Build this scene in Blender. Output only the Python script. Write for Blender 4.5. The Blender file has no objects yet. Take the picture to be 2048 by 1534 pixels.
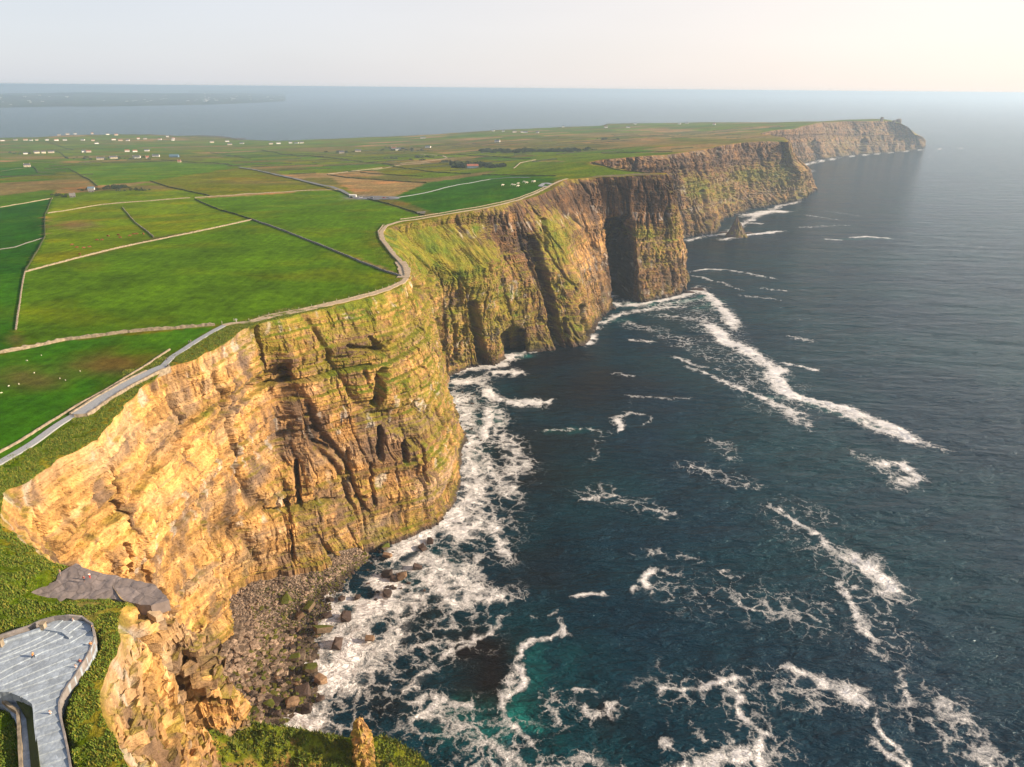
import bpy, bmesh, math, random
import numpy as np
from mathutils import Vector, Matrix
from mathutils.geometry import delaunay_2d_cdt
R = math.radians
random.seed(7)
scene = bpy.context.scene
COL = scene.collection

# ---------------------------------------------------------------- camera
CAM_H = 270.0
PITCH, ROLL, FOC = 22.16, 0.5, 1450.0            # degrees down, degrees, focal length in pixels of a 2048 px wide frame
cd = bpy.data.cameras.new('camera')
cam = bpy.data.objects.new('camera', cd)
COL.objects.link(cam)
cd.sensor_width = 36.0
cd.lens = 36.0 * FOC / 2048.0
cd.clip_start = 1.0
cd.clip_end = 400000.0
Rm = Matrix.Rotation(R(90 - PITCH), 3, 'X') @ Matrix.Rotation(R(ROLL), 3, 'Z')
cam.matrix_world = Matrix.Translation((0, 0, CAM_H)) @ Rm.to_4x4()
scene.camera = cam

# ---------------------------------------------------------------- light
SUN_EL, SUN_AZ = 21.0, 94.0                      # azimuth measured clockwise from +Y (the view direction)
world = bpy.data.worlds.new('World')
scene.world = world
world.use_nodes = True
wn = world.node_tree.nodes
wl = world.node_tree.links
wn.clear()
sky = wn.new('ShaderNodeTexSky')
sky.sky_type = 'NISHITA'
sky.sun_disc = False
sky.sun_elevation = R(SUN_EL)
sky.sun_rotation = R(SUN_AZ)
sky.altitude = 0
sky.air_density = 1.0
sky.dust_density = 1.0
sky.ozone_density = 1.6
bg = wn.new('ShaderNodeBackground')
bg.inputs['Strength'].default_value = 0.09
wo = wn.new('ShaderNodeOutputWorld')
# a thin veil of high cloud over the whole sky: cool away from the sun, cream towards it
tc = wn.new('ShaderNodeTexCoord')
dt = wn.new('ShaderNodeVectorMath'); dt.operation = 'DOT_PRODUCT'
wl.new(tc.outputs['Generated'], dt.inputs[0])
dt.inputs[1].default_value = (math.sin(R(SUN_AZ)), math.cos(R(SUN_AZ)), 0.1)
mr = wn.new('ShaderNodeMapRange'); mr.interpolation_type = 'SMOOTHSTEP'
mr.inputs['From Min'].default_value = -0.75; mr.inputs['From Max'].default_value = 0.95
wl.new(dt.outputs['Value'], mr.inputs['Value'])
vl = wn.new('ShaderNodeMix'); vl.data_type = 'RGBA'
wl.new(mr.outputs[0], vl.inputs[0])
vl.inputs[6].default_value = (4.65, 4.85, 5.35, 1); vl.inputs[7].default_value = (8.0, 6.85, 6.1, 1)
cn = wn.new('ShaderNodeTexNoise'); cn.inputs['Scale'].default_value = 2.0; cn.inputs['Detail'].default_value = 3
cm = wn.new('ShaderNodeMapping'); cm.inputs['Scale'].default_value = (1, 1, 5); wl.new(tc.outputs['Generated'], cm.inputs[0]); wl.new(cm.outputs[0], cn.inputs['Vector'])
cr = wn.new('ShaderNodeMapRange'); wl.new(cn.outputs[0], cr.inputs['Value'])
for k_, v_ in (('From Min', .3), ('From Max', .7), ('To Min', .97), ('To Max', 1.03)): cr.inputs[k_].default_value = v_
vs = wn.new('ShaderNodeVectorMath'); vs.operation = 'SCALE'; wl.new(vl.outputs[2], vs.inputs[0]); wl.new(cr.outputs[0], vs.inputs['Scale'])
vx_ = wn.new('ShaderNodeMix'); vx_.data_type = 'RGBA'; vx_.inputs[0].default_value = 0.8
sz_ = wn.new('ShaderNodeSeparateXYZ'); wl.new(tc.outputs['Generated'], sz_.inputs[0])
vf = wn.new('ShaderNodeMapRange'); vf.interpolation_type = 'SMOOTHSTEP'; wl.new(sz_.outputs['Z'], vf.inputs['Value'])      # the veil looks thinner overhead
for k_, v_ in (('From Min', .08), ('From Max', .75), ('To Min', .82), ('To Max', .22)): vf.inputs[k_].default_value = v_
wl.new(vf.outputs[0], vx_.inputs[0])
wl.new(sky.outputs[0], vx_.inputs[6]); wl.new(vs.outputs[0], vx_.inputs[7])
wl.new(vx_.outputs[2], bg.inputs['Color'])
wl.new(bg.outputs[0], wo.inputs['Surface'])

sd = bpy.data.lights.new('sun', 'SUN')
sd.energy = 5.0
sd.angle = R(0.6)
sd.color = (1.0, 0.80, 0.58)
sun = bpy.data.objects.new('sun', sd)
COL.objects.link(sun)
sv = Vector((math.sin(R(SUN_AZ)) * math.cos(R(SUN_EL)), math.cos(R(SUN_AZ)) * math.cos(R(SUN_EL)), math.sin(R(SUN_EL))))
sun.rotation_euler = sv.to_track_quat('Z', 'Y').to_euler()

scene.view_settings.view_transform = 'Standard'
scene.view_settings.look = 'None'
scene.view_settings.gamma = 1.0
scene.view_settings.exposure = 0.85
scene.view_settings.use_curve_mapping = False
scene.render.engine = 'CYCLES'
scene.cycles.use_denoising = True
scene.cycles.max_bounces = 5
scene.cycles.volume_bounces = 2
scene.cycles.transparent_max_bounces = 8

HAZE_COL, HAZE_D, HAZE_G = (.64, .82, 1.0, 1.0), 9.0e-5, .38

# ---------------------------------------------------------------- geometry helpers
RM = np.array(Rm)
def dirs(px, py):
    l = np.stack([(np.asarray(px, float) - 1024) / FOC, -(np.asarray(py, float) - 767) / FOC, -np.ones_like(np.asarray(px, float))], -1)
    return l @ RM.T
def P(px, py, z):
    """world point of height z that lies along the sight line of a point of the photograph"""
    d = dirs(px, py)
    t = (z - CAM_H) / d[..., 2]
    return np.array([d[0] * t, d[1] * t, z])
def project(v):
    l = (np.asarray(v, float) - np.array([0, 0, CAM_H])) @ RM
    dz = np.maximum(-l[..., 2], 1e-3)
    return 1024 + l[..., 0] / dz * FOC, 767 - l[..., 1] / dz * FOC, dz

rng = np.random.RandomState(11)
_perm = rng.permutation(4096).astype(np.int64)
def hsh(*a):
    h = np.zeros(np.broadcast(*a).shape, np.int64) + 17
    for k, v in enumerate(a):
        h = _perm[(h * 31 + np.asarray(v).astype(np.int64) + 977 * k) & 4095]
    return h / 4095.0
_G = rng.normal(size=(4096, 3)); _G /= np.linalg.norm(_G, axis=1)[:, None]
def perlin(x, y, z=0.0, s=0):
    x, y, z = np.broadcast_arrays(np.asarray(x, float), y, np.asarray(z, float) + s * 13.37)
    xi, yi, zi = np.floor(x).astype(np.int64), np.floor(y).astype(np.int64), np.floor(z).astype(np.int64)
    fx, fy, fz = x - xi, y - yi, z - zi
    f = lambda t: t * t * t * (t * (t * 6 - 15) + 10)
    u, v, w = f(fx), f(fy), f(fz)
    r = 0
    for i in (0, 1):
        for j in (0, 1):
            for k in (0, 1):
                g = _G[_perm[(_perm[(_perm[(xi + i) & 4095] + yi + j) & 4095] + zi + k) & 4095]]
                d = g[..., 0] * (fx - i) + g[..., 1] * (fy - j) + g[..., 2] * (fz - k)
                r = r + d * (u if i else 1 - u) * (v if j else 1 - v) * (w if k else 1 - w)
    return r * 1.5
def fbm(x, y, z=0.0, o=4, s=0):
    r, a = 0, 1.0
    x, y, z = np.asarray(x, float), np.asarray(y, float), np.asarray(z, float)
    for k in range(o):
        r = r + a * perlin(x * 2 ** k, y * 2 ** k, z * 2 ** k, s + k * 3)
        a *= 0.5
    return r
def sstep(a, b, x):
    t = np.clip((x - a) / (b - a), 0, 1)
    return t * t * (3 - 2 * t)
def blocks(u, z, wu, wz, s=0):
    """random value per block of a wall of staggered blocks"""
    k = np.floor(z / wz + 0.6 * hsh(np.floor(z / wz / 3), 3 + s))
    c = np.floor(u / (wu * (0.6 + 0.9 * hsh(k, 5 + s))) + 9.1 * hsh(k, 9 + s))
    return hsh(k, c, s + 21) - 0.5

def seg_dist(x, y, pts):
    """distance from points to a polyline, and position along it"""
    best = np.full(x.shape, 1e9); tt = np.zeros(x.shape)
    for i in range(len(pts) - 1):
        ax, ay = pts[i][0], pts[i][1]; bx, by = pts[i + 1][0], pts[i + 1][1]
        dx, dy = bx - ax, by - ay
        t = np.clip(((x - ax) * dx + (y - ay) * dy) / (dx * dx + dy * dy + 1e-9), 0, 1)
        d = np.hypot(x - ax - t * dx, y - ay - t * dy)
        m = d < best
        best[m] = d[m]; tt[m] = (i + t[m]) / (len(pts) - 1)
    return best, tt
def inside(x, y, poly):
    r = np.zeros(np.shape(x), bool)
    n = len(poly)
    for i in range(n):
        x1, y1 = poly[i][0], poly[i][1]; x2, y2 = poly[(i + 1) % n][0], poly[(i + 1) % n][1]
        if y1 == y2: continue
        c = ((y1 > y) != (y2 > y)) & (x < (x2 - x1) * (y - y1) / (y2 - y1) + x1)
        r ^= c
    return r

# ---------------------------------------------------------------- object helpers
def link(o, parent=None):
    COL.objects.link(o)
    if parent is not None: o.parent = parent
    return o
def mesh_obj(name, verts, faces, mats, parent=None, smooth=False, col=None, attrs=None, mi=None):
    me = bpy.data.meshes.new(name)
    verts = np.asarray(verts, np.float32)
    if isinstance(faces, np.ndarray):
        n, k = faces.shape
        me.vertices.add(len(verts)); me.vertices.foreach_set('co', verts.ravel())
        me.loops.add(n * k); me.loops.foreach_set('vertex_index', faces.astype(np.int32).ravel())
        me.polygons.add(n)
        me.polygons.foreach_set('loop_start', np.arange(0, n * k, k, dtype=np.int32))
        me.update(calc_edges=True); me.validate()
    else:
        me.from_pydata([tuple(v) for v in verts.tolist()], [], faces); me.update()
    if not isinstance(mats, (list, tuple)): mats = [mats]
    for m in mats: me.materials.append(m)
    if mi is not None: me.polygons.foreach_set('material_index', np.asarray(mi, np.int32))
    me.polygons.foreach_set('use_smooth', np.full(len(me.polygons), bool(smooth)))
    if col is not None:
        a = me.attributes.new('tint', 'FLOAT_COLOR', 'POINT')
        c = np.ones((len(verts), 4), np.float32); c[:, :3] = col
        a.data.foreach_set('color', c.ravel())
    for k, v in (attrs or {}).items():
        a = me.attributes.new(k, 'FLOAT', 'POINT'); a.data.foreach_set('value', np.asarray(v, np.float32))
    return link(bpy.data.objects.new(name, me), parent)
def tag(o, label=None, cat=None, group=None, kind=None):
    if label: o['label'] = label
    if cat: o['category'] = cat
    if group: o['group'] = group
    if kind: o['kind'] = kind
    return o
def empty(name, loc, rz=0.0):
    o = bpy.data.objects.new(name, None); o.empty_display_size = 1
    o.location = tuple(float(c) for c in loc); o.rotation_euler = (0, 0, rz)
    return link(o)
def grid_faces(n, m):
    i = np.arange(n - 1)[:, None] * m + np.arange(m - 1)[None, :]
    i = i.ravel()
    return np.stack([i, i + 1, i + m + 1, i + m], 1)

class MB:
    """collects simple shapes and links them as one mesh object"""
    def __init__(s): s.v = []; s.f = []
    def add(s, vs, fs):
        o = len(s.v); s.v += [tuple(map(float, v)) for v in vs]; s.f += [tuple(i + o for i in f) for f in fs]
    def box(s, c, d, rz=0.0, top=1.0):
        cx, cy, cz = c; hx, hy, hz = d[0] / 2, d[1] / 2, d[2] / 2
        co, si = math.cos(rz), math.sin(rz); vs = []
        for k, t in ((-1, 1.0), (1, top)):
            for a, b in ((-1, -1), (1, -1), (1, 1), (-1, 1)):
                x, y = a * hx * t, b * hy * t
                vs.append((cx + x * co - y * si, cy + x * si + y * co, cz + k * hz))
        s.add(vs, [(0, 3, 2, 1), (4, 5, 6, 7), (0, 1, 5, 4), (1, 2, 6, 5), (2, 3, 7, 6), (3, 0, 4, 7)])
    def prism(s, poly, z0, z1):
        n = len(poly)
        z0 = z0 if hasattr(z0, '__len__') else [z0] * n
        z1 = z1 if hasattr(z1, '__len__') else [z1] * n
        s.add([(p[0], p[1], z) for p, z in zip(poly, z0)] + [(p[0], p[1], z) for p, z in zip(poly, z1)],
              [tuple(range(n - 1, -1, -1)), tuple(range(n, 2 * n))] + [(i, (i + 1) % n, (i + 1) % n + n, i + n) for i in range(n)])
    def build(s, name, mat, parent=None, smooth=False):
        return mesh_obj(name, s.v, s.f, mat, parent, smooth)

# ---------------------------------------------------------------- materials
def new_mat(name):
    m = bpy.data.materials.new(name); m.use_nodes = True
    nt = m.node_tree; nt.nodes.clear()
    out = nt.nodes.new('ShaderNodeOutputMaterial'); b = nt.nodes.new('ShaderNodeBsdfPrincipled')
    nt.links.new(b.outputs[0], out.inputs['Surface'])
    return m, nt, b
def N(nt, t, **kw):
    n = nt.nodes.new(t)
    for k, v in kw.items(): setattr(n, k, v)
    return n
def noise(nt, vec, scale, detail=4, rough=.55, dist=0.0):
    n = N(nt, 'ShaderNodeTexNoise'); n.inputs['Scale'].default_value = scale; n.inputs['Detail'].default_value = detail
    n.inputs['Roughness'].default_value = rough; n.inputs['Distortion'].default_value = dist
    nt.links.new(vec, n.inputs['Vector']); return n
def math_(nt, op, a, b=None, c=None, clamp=False):
    n = N(nt, 'ShaderNodeMath', operation=op, use_clamp=clamp)
    for i, v in enumerate((a, b, c)):
        if v is None: continue
        if isinstance(v, (int, float)): n.inputs[i].default_value = v
        else: nt.links.new(v, n.inputs[i])
    return n.outputs[0]
def maprange(nt, v, a, b, c=0.0, d=1.0, smooth=True):
    n = N(nt, 'ShaderNodeMapRange', interpolation_type='SMOOTHSTEP' if smooth else 'LINEAR')
    nt.links.new(v, n.inputs['Value'])
    for k, x in zip(('From Min', 'From Max', 'To Min', 'To Max'), (a, b, c, d)): n.inputs[k].default_value = x
    return n.outputs['Result']
def mixc(nt, f, a, b, mode='MIX'):
    n = N(nt, 'ShaderNodeMix', data_type='RGBA', blend_type=mode)
    for s, v in ((n.inputs[0], f), (n.inputs[6], a), (n.inputs[7], b)):
        if isinstance(v, (int, float)): s.default_value = v
        elif isinstance(v, tuple): s.default_value = (*v, 1.0)
        else: nt.links.new(v, s)
    return n.outputs[2]
def bump(nt, b, h, strength, dist):
    n = N(nt, 'ShaderNodeBump'); n.inputs['Strength'].default_value = strength; n.inputs['Distance'].default_value = dist
    nt.links.new(h, n.inputs['Height']); nt.links.new(n.outputs[0], b.inputs['Normal']); return n
def geo_pos(nt): return N(nt, 'ShaderNodeNewGeometry').outputs['Position']
def mapping(nt, vec, scale=(1, 1, 1), rot=(0, 0, 0)):
    n = N(nt, 'ShaderNodeMapping'); n.inputs['Scale'].default_value = scale; n.inputs['Rotation'].default_value = rot
    nt.links.new(vec, n.inputs['Vector']); return n.outputs[0]

def simple_mat(name, c, rough=.85, var=.25, scale=1.0, bumpd=0.0):
    m, nt, b = new_mat(name)
    pos = geo_pos(nt); n = noise(nt, pos, scale, 4)
    f = maprange(nt, n.outputs[0], .25, .75, 1 - var, 1 + var, False)
    vm = N(nt, 'ShaderNodeVectorMath', operation='SCALE'); vm.inputs[0].default_value = c; nt.links.new(f, vm.inputs['Scale'])
    nt.links.new(vm.outputs[0], b.inputs['Base Color']); b.inputs['Roughness'].default_value = rough
    b.inputs['Specular IOR Level'].default_value = .25
    if bumpd: bump(nt, b, n.outputs[0], 1.0, bumpd)
    return m

def rock_material(name, fine=.7, d=.6):
    """rock whose colour per place is the tint attribute; grain, cracks and small relief are procedural"""
    m, nt, b = new_mat(name)
    at = N(nt, 'ShaderNodeAttribute', attribute_name='tint')
    pos = geo_pos(nt)
    n1 = noise(nt, mapping(nt, pos, (1, 1, .45)), .35 * fine, 6, .65)
    n2 = noise(nt, mapping(nt, pos, (1, 1, 2.2)), .9 * fine, 5, .6)
    f = maprange(nt, n1.outputs[0], .3, .7, .62, 1.38, False)
    f2 = maprange(nt, n2.outputs[0], .3, .7, .72, 1.28, False)
    ff = math_(nt, 'MULTIPLY', f, f2)
    vm = N(nt, 'ShaderNodeVectorMath', operation='SCALE')
    nt.links.new(at.outputs['Color'], vm.inputs[0]); nt.links.new(ff, vm.inputs['Scale'])
    nt.links.new(vm.outputs[0], b.inputs['Base Color'])
    b.inputs['Roughness'].default_value = .9; b.inputs['Specular IOR Level'].default_value = .2
    h = math_(nt, 'ADD', n1.outputs[0], math_(nt, 'MULTIPLY', n2.outputs[0], .7))
    bump(nt, b, h, 1.0, d * 2)
    return m
M_ROCK = rock_material('cliff rock')

def ground_material():
    m, nt, b = new_mat('pasture and rough grass')
    at = N(nt, 'ShaderNodeAttribute', attribute_name='tint')
    ru = N(nt, 'ShaderNodeAttribute', attribute_name='rough')
    pos = geo_pos(nt)
    n0 = noise(nt, pos, .02, 5, .6); n1 = noise(nt, pos, .16, 5, .65); n2 = noise(nt, pos, 1.1, 4, .7)
    n3 = noise(nt, mapping(nt, pos, (1, .12, 1), (0, 0, .35)), .35, 3)
    f = maprange(nt, n0.outputs[0], .3, .7, .80, 1.2, False)
    f1 = maprange(nt, n1.outputs[0], .3, .7, .70, 1.3, False)
    f3 = maprange(nt, n3.outputs[0], .3, .7, .85, 1.15, False)
    lo = math_(nt, 'MULTIPLY_ADD', ru.outputs['Fac'], -.28, .78)
    hi = math_(nt, 'MULTIPLY_ADD', ru.outputs['Fac'], .35, 1.24)
    mr = N(nt, 'ShaderNodeMapRange'); nt.links.new(n2.outputs[0], mr.inputs['Value'])
    mr.inputs['From Min'].default_value = .3; mr.inputs['From Max'].default_value = .7
    nt.links.new(lo, mr.inputs['To Min']); nt.links.new(hi, mr.inputs['To Max'])
    ff = math_(nt, 'MULTIPLY', math_(nt, 'MULTIPLY', f, f1), math_(nt, 'MULTIPLY', f3, mr.outputs[0]))
    vm = N(nt, 'ShaderNodeVectorMath', operation='SCALE')
    nt.links.new(at.outputs['Color'], vm.inputs[0]); nt.links.new(ff, vm.inputs['Scale'])
    # yellower blades on the rough ground
    c = mixc(nt, math_(nt, 'MULTIPLY', maprange(nt, n1.outputs[0], .5, .72), math_(nt, 'MULTIPLY', ru.outputs['Fac'], .6)), vm.outputs[0], (.17, .14, .02))
    nt.links.new(c, b.inputs['Base Color'])
    b.inputs['Roughness'].default_value = 1; b.inputs['Specular IOR Level'].default_value = 0
    h = math_(nt, 'ADD', math_(nt, 'MULTIPLY', n2.outputs[0], math_(nt, 'MULTIPLY_ADD', ru.outputs['Fac'], .9, .12)), math_(nt, 'MULTIPLY', n1.outputs[0], .8))
    bump(nt, b, h, .8, 1.0)
    return m
M_GROUND = ground_material()

def sea_material():
    m, nt, b = new_mat('sea water')
    foam = N(nt, 'ShaderNodeAttribute', attribute_name='foam'); aqua = N(nt, 'ShaderNodeAttribute', attribute_name='aqua')
    dark_water = N(nt, 'ShaderNodeAttribute', attribute_name='shallow')  # this mask paints the cliffs' dark reflection into the water colour
    pos = geo_pos(nt)
    # lace of the foam: warped cell edges at two sizes, plus speckle
    wn_ = noise(nt, pos, .09, 4, .6)
    vm = N(nt, 'ShaderNodeVectorMath', operation='MULTIPLY_ADD'); nt.links.new(wn_.outputs['Color'], vm.inputs[0])
    vm.inputs[1].default_value = (14, 14, 0); nt.links.new(pos, vm.inputs[2])
    lace = []
    for sc in (.10, .28):
        v = N(nt, 'ShaderNodeTexVoronoi', feature='DISTANCE_TO_EDGE'); v.inputs['Scale'].default_value = sc
        nt.links.new(vm.outputs[0], v.inputs['Vector']); lace.append(maprange(nt, v.outputs[0], 0.0, .30, 1.0, 0.0, False))
    sp = noise(nt, pos, .9, 5, .75); sp2 = noise(nt, vm.outputs[0], .045, 4, .65)
    t = math_(nt, 'ADD', math_(nt, 'MULTIPLY', lace[0], .85), math_(nt, 'MULTIPLY', lace[1], .50))
    t = math_(nt, 'ADD', t, math_(nt, 'MULTIPLY', sp.outputs[0], 1.3))
    t = math_(nt, 'ADD', t, math_(nt, 'MULTIPLY', sp2.outputs[0], 1.3))            # about 1.2 .. 2.2
    f = math_(nt, 'ADD', math_(nt, 'MULTIPLY', foam.outputs['Fac'], 1.45), t)
    f = maprange(nt, f, 2.52, 3.45, 0, 1, False)
    gr = noise(nt, mapping(nt, pos, (.6, 1, 1), (0, 0, .2)), 2.2, 3, .7)
    f = math_(nt, 'MULTIPLY', f, maprange(nt, gr.outputs[0], .30, .58, .35, 1.3, False), clamp=True)
    f = math_(nt, 'MULTIPLY', f, maprange(nt, foam.outputs['Fac'], .02, .12))
    f = math_(nt, 'ADD', f, math_(nt, 'MULTIPLY', maprange(nt, foam.outputs['Fac'], .30, 1.1, 0, .42), maprange(nt, sp2.outputs[0], .3, .65)), clamp=True)
    deep = mixc(nt, maprange(nt, noise(nt, pos, .006, 3).outputs[0], .35, .65), (.0003, .0190, .0380), (.0004, .0310, .0430))
    c = mixc(nt, dark_water.outputs['Fac'], deep, (.008, .005, .005))
    an = math_(nt, 'MULTIPLY', aqua.outputs['Fac'], maprange(nt, noise(nt, vm.outputs[0], .05, 4).outputs[0], .3, .62), clamp=True)
    c = mixc(nt, an, c, (.006, .14, .12))
    c = mixc(nt, f, c, (.84, .82, .80))
    nt.links.new(c, b.inputs['Base Color'])
    nt.links.new(math_(nt, 'MULTIPLY_ADD', f, .6, .13), b.inputs['Roughness'])
    b.inputs['IOR'].default_value = 1.33; b.inputs['Specular Tint'].default_value = (.40, .80, 1.0, 1.0)
    nt.links.new(math_(nt, 'MULTIPLY_ADD', f, -.05, .13), b.inputs['Specular IOR Level'])
    w1 = noise(nt, mapping(nt, pos, (.35, 1, 1), (0, 0, .22)), .17, 4, .6, .4)
    w2 = noise(nt, mapping(nt, pos, (.5, 1, 1), (0, 0, .05)), .55, 4, .6, .3)
    w3 = noise(nt, mapping(nt, pos, (.3, 1, 1), (0, 0, .3)), .035, 3, .5, .3)
    h = math_(nt, 'ADD', math_(nt, 'MULTIPLY', w1.outputs[0], 4.4), math_(nt, 'MULTIPLY', w2.outputs[0], 1.0))
    h = math_(nt, 'ADD', h, math_(nt, 'MULTIPLY', w3.outputs[0], 12.0))
    h = math_(nt, 'ADD', h, math_(nt, 'MULTIPLY', f, .5))
    bump(nt, b, h, 1.0, 1.5)
    return m
M_SEA = sea_material()
M_PATH = simple_mat('grey flagstone', (.30, .31, .32), .8, .2, 1.5, .05)
def paving_mat(name, c, sc, crack, warp=0.0):
    m, nt, b = new_mat(name); pos = geo_pos(nt); n = noise(nt, pos, .5, 5, .6); v = pos
    if warp:
        w_ = N(nt, 'ShaderNodeVectorMath', operation='MULTIPLY_ADD'); nt.links.new(noise(nt, pos, .25, 4).outputs['Color'], w_.inputs[0]); w_.inputs[1].default_value = (warp,) * 3; nt.links.new(pos, w_.inputs[2]); v = w_.outputs[0]
    vo = N(nt, 'ShaderNodeTexVoronoi'); vo.inputs['Scale'].default_value = sc; ve = N(nt, 'ShaderNodeTexVoronoi', feature='DISTANCE_TO_EDGE'); ve.inputs['Scale'].default_value = sc
    mv = mapping(nt, v, (1, 1, .01), (0, 0, .4)); nt.links.new(mv, vo.inputs['Vector']); nt.links.new(mv, ve.inputs['Vector'])
    sp_ = N(nt, 'ShaderNodeSeparateColor'); nt.links.new(vo.outputs['Color'], sp_.inputs[0])
    f = math_(nt, 'MULTIPLY', maprange(nt, sp_.outputs[0], 0, 1, .84, 1.16, False), maprange(nt, ve.outputs[0], 0, .06, crack, 1.0))
    f = math_(nt, 'MULTIPLY', f, maprange(nt, n.outputs[0], .3, .7, .84, 1.16, False))
    vm = N(nt, 'ShaderNodeVectorMath', operation='SCALE'); vm.inputs[0].default_value = c; nt.links.new(f, vm.inputs['Scale'])
    nt.links.new(vm.outputs[0], b.inputs['Base Color']); b.inputs['Roughness'].default_value = .85; b.inputs['Specular IOR Level'].default_value = .2
    bump(nt, b, math_(nt, 'ADD', ve.outputs[0], n.outputs[0]), .6, .12); return m
M_PAVE = paving_mat('pale grey paving', (.31, .36, .41), 1.1, .86)
M_TRACK = simple_mat('worn earth and gravel', (.40, .31, .21), .95, .3, .6, .1)
M_ROAD = simple_mat('old asphalt', (.17, .17, .18), .9, .15, .3)
M_WALLST = simple_mat('dry stone', (.27, .22, .155), .95, .5, .8, .1)
M_WALLGR = simple_mat('grey flag stone wall', (.17, .16, .15), .9, .4, .9, .1)
M_HEDGE = simple_mat('grassed bank', (.06, .07, .02), 1, .4, .3, .2)
M_SLAB = paving_mat('shale ledge', (.25, .205, .185), .28, .68, 4.0)
M_WHITE = simple_mat('whitewashed render', (.78, .74, .68), .9, .06, .2)
M_CREAM = simple_mat('cream render', (.62, .52, .40), .9, .08, .2)
M_SLATE = simple_mat('slate roof', (.10, .10, .115), .7, .2, .5)
M_RED = simple_mat('rust red roof', (.30, .11, .07), .8, .2, .5)
M_BARN = simple_mat('blue grey sheet metal', (.12, .20, .27), .6, .15, .5)
M_GLASS = simple_mat('dark window', (.03, .035, .04), .2, .1, .5)
M_DARK = simple_mat('dark wood', (.06, .045, .035), .8, .2, 2)
# ================================================================ THE LAND
# heights of the land, given at points found in the photograph
HP = [(0,1000,163),(0,800,158),(100,900,160),(200,800,157),(0,700,154),(200,680,153),(400,655,152.5),(300,560,150),(100,600,150),(0,500,142),(250,450,140),
      (500,440,145),(700,520,149),(650,400,132),(500,380,126),(350,400,128),(150,400,122),(0,420,124),(900,400,146),(980,360,136),(800,350,118),(600,340,108),
      (300,340,92),(100,350,92),(0,330,80),(200,310,50),(0,300,28),(100,285,14),(300,285,20),(450,290,28),(400,310,55),(600,300,52),(800,300,78),(1000,300,105),
      (900,325,110),(1060,335,132),(1100,320,132),(1200,300,128),(1000,280,88),(1200,275,108),(1350,270,118),(1450,262,116),(1350,250,96),(1150,262,84),(750,290,55),
      (-300,700,160),(-300,500,140),(-300,350,90),(-300,290,10),(-400,1000,168),
      (0,1300,167),(0,1240,165),(100,1500,162),(0,1500,166),(160,1300,164),(-300,1400,172),(200,1600,162),(60,1150,163),(0,1100,163)]
_dt = R(22.55 - PITCH)
def stretch(d):
    return 1.0 if d < 250 else 1 + (270 / math.tan(math.atan2(270, d) - _dt) / d - 1) * min(1.0, (d - 250) / 300)
def PF(px, py, z):
    """like P, for heights that were judged along a view tilted a little more: keeps faces as steep as judged"""
    dn = dirs(px, py); hn = math.hypot(dn[0], dn[1]); dep = math.atan2(-dn[2], hn)
    d0 = (CAM_H - z) / math.tan(dep + _dt); d1 = d0 * stretch(d0)
    if d0 < 250: return P(px, py, z)
    w = min(1.0, (d0 - 250) / 300); z1 = CAM_H - d1 * math.tan(dep)
    return P(px, py, z + (z1 - z) * w)
HP = [PF(*h) for h in HP] + [np.array(v, float) for v in [(-200, 0, 172), (-60, 0, 164), (-900, 0, 178), (-900, -200, 176), (-60, -200, 165), (-1500, 300, 165), (-2500, 1000, 120)]]
# far shore of the plateau (towards the bay), from left to right
SHORE = [(-900,284,3),(-500,280,3),(-200,277,3),(0,276,4),(60,274,5),(150,270,7),(240,268.5,8),(330,270,5),(400,272,3),(440,275,2),(480,280,2),(560,281,5),(640,278.5,12),(700,276,18),(790,272,28),(880,268,40),(930,264.5,46),
         (1000,260,56),(1080,256,66),(1200,251,78),(1215,247.5,82),(1300,246,88),(1450,244,96),(1560,245,102),(1600,247,104)]
SHORE_W = [PF(*s) for s in SHORE]
for _s in SHORE_W: _s[2] = max(_s[2], 1.5)

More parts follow.
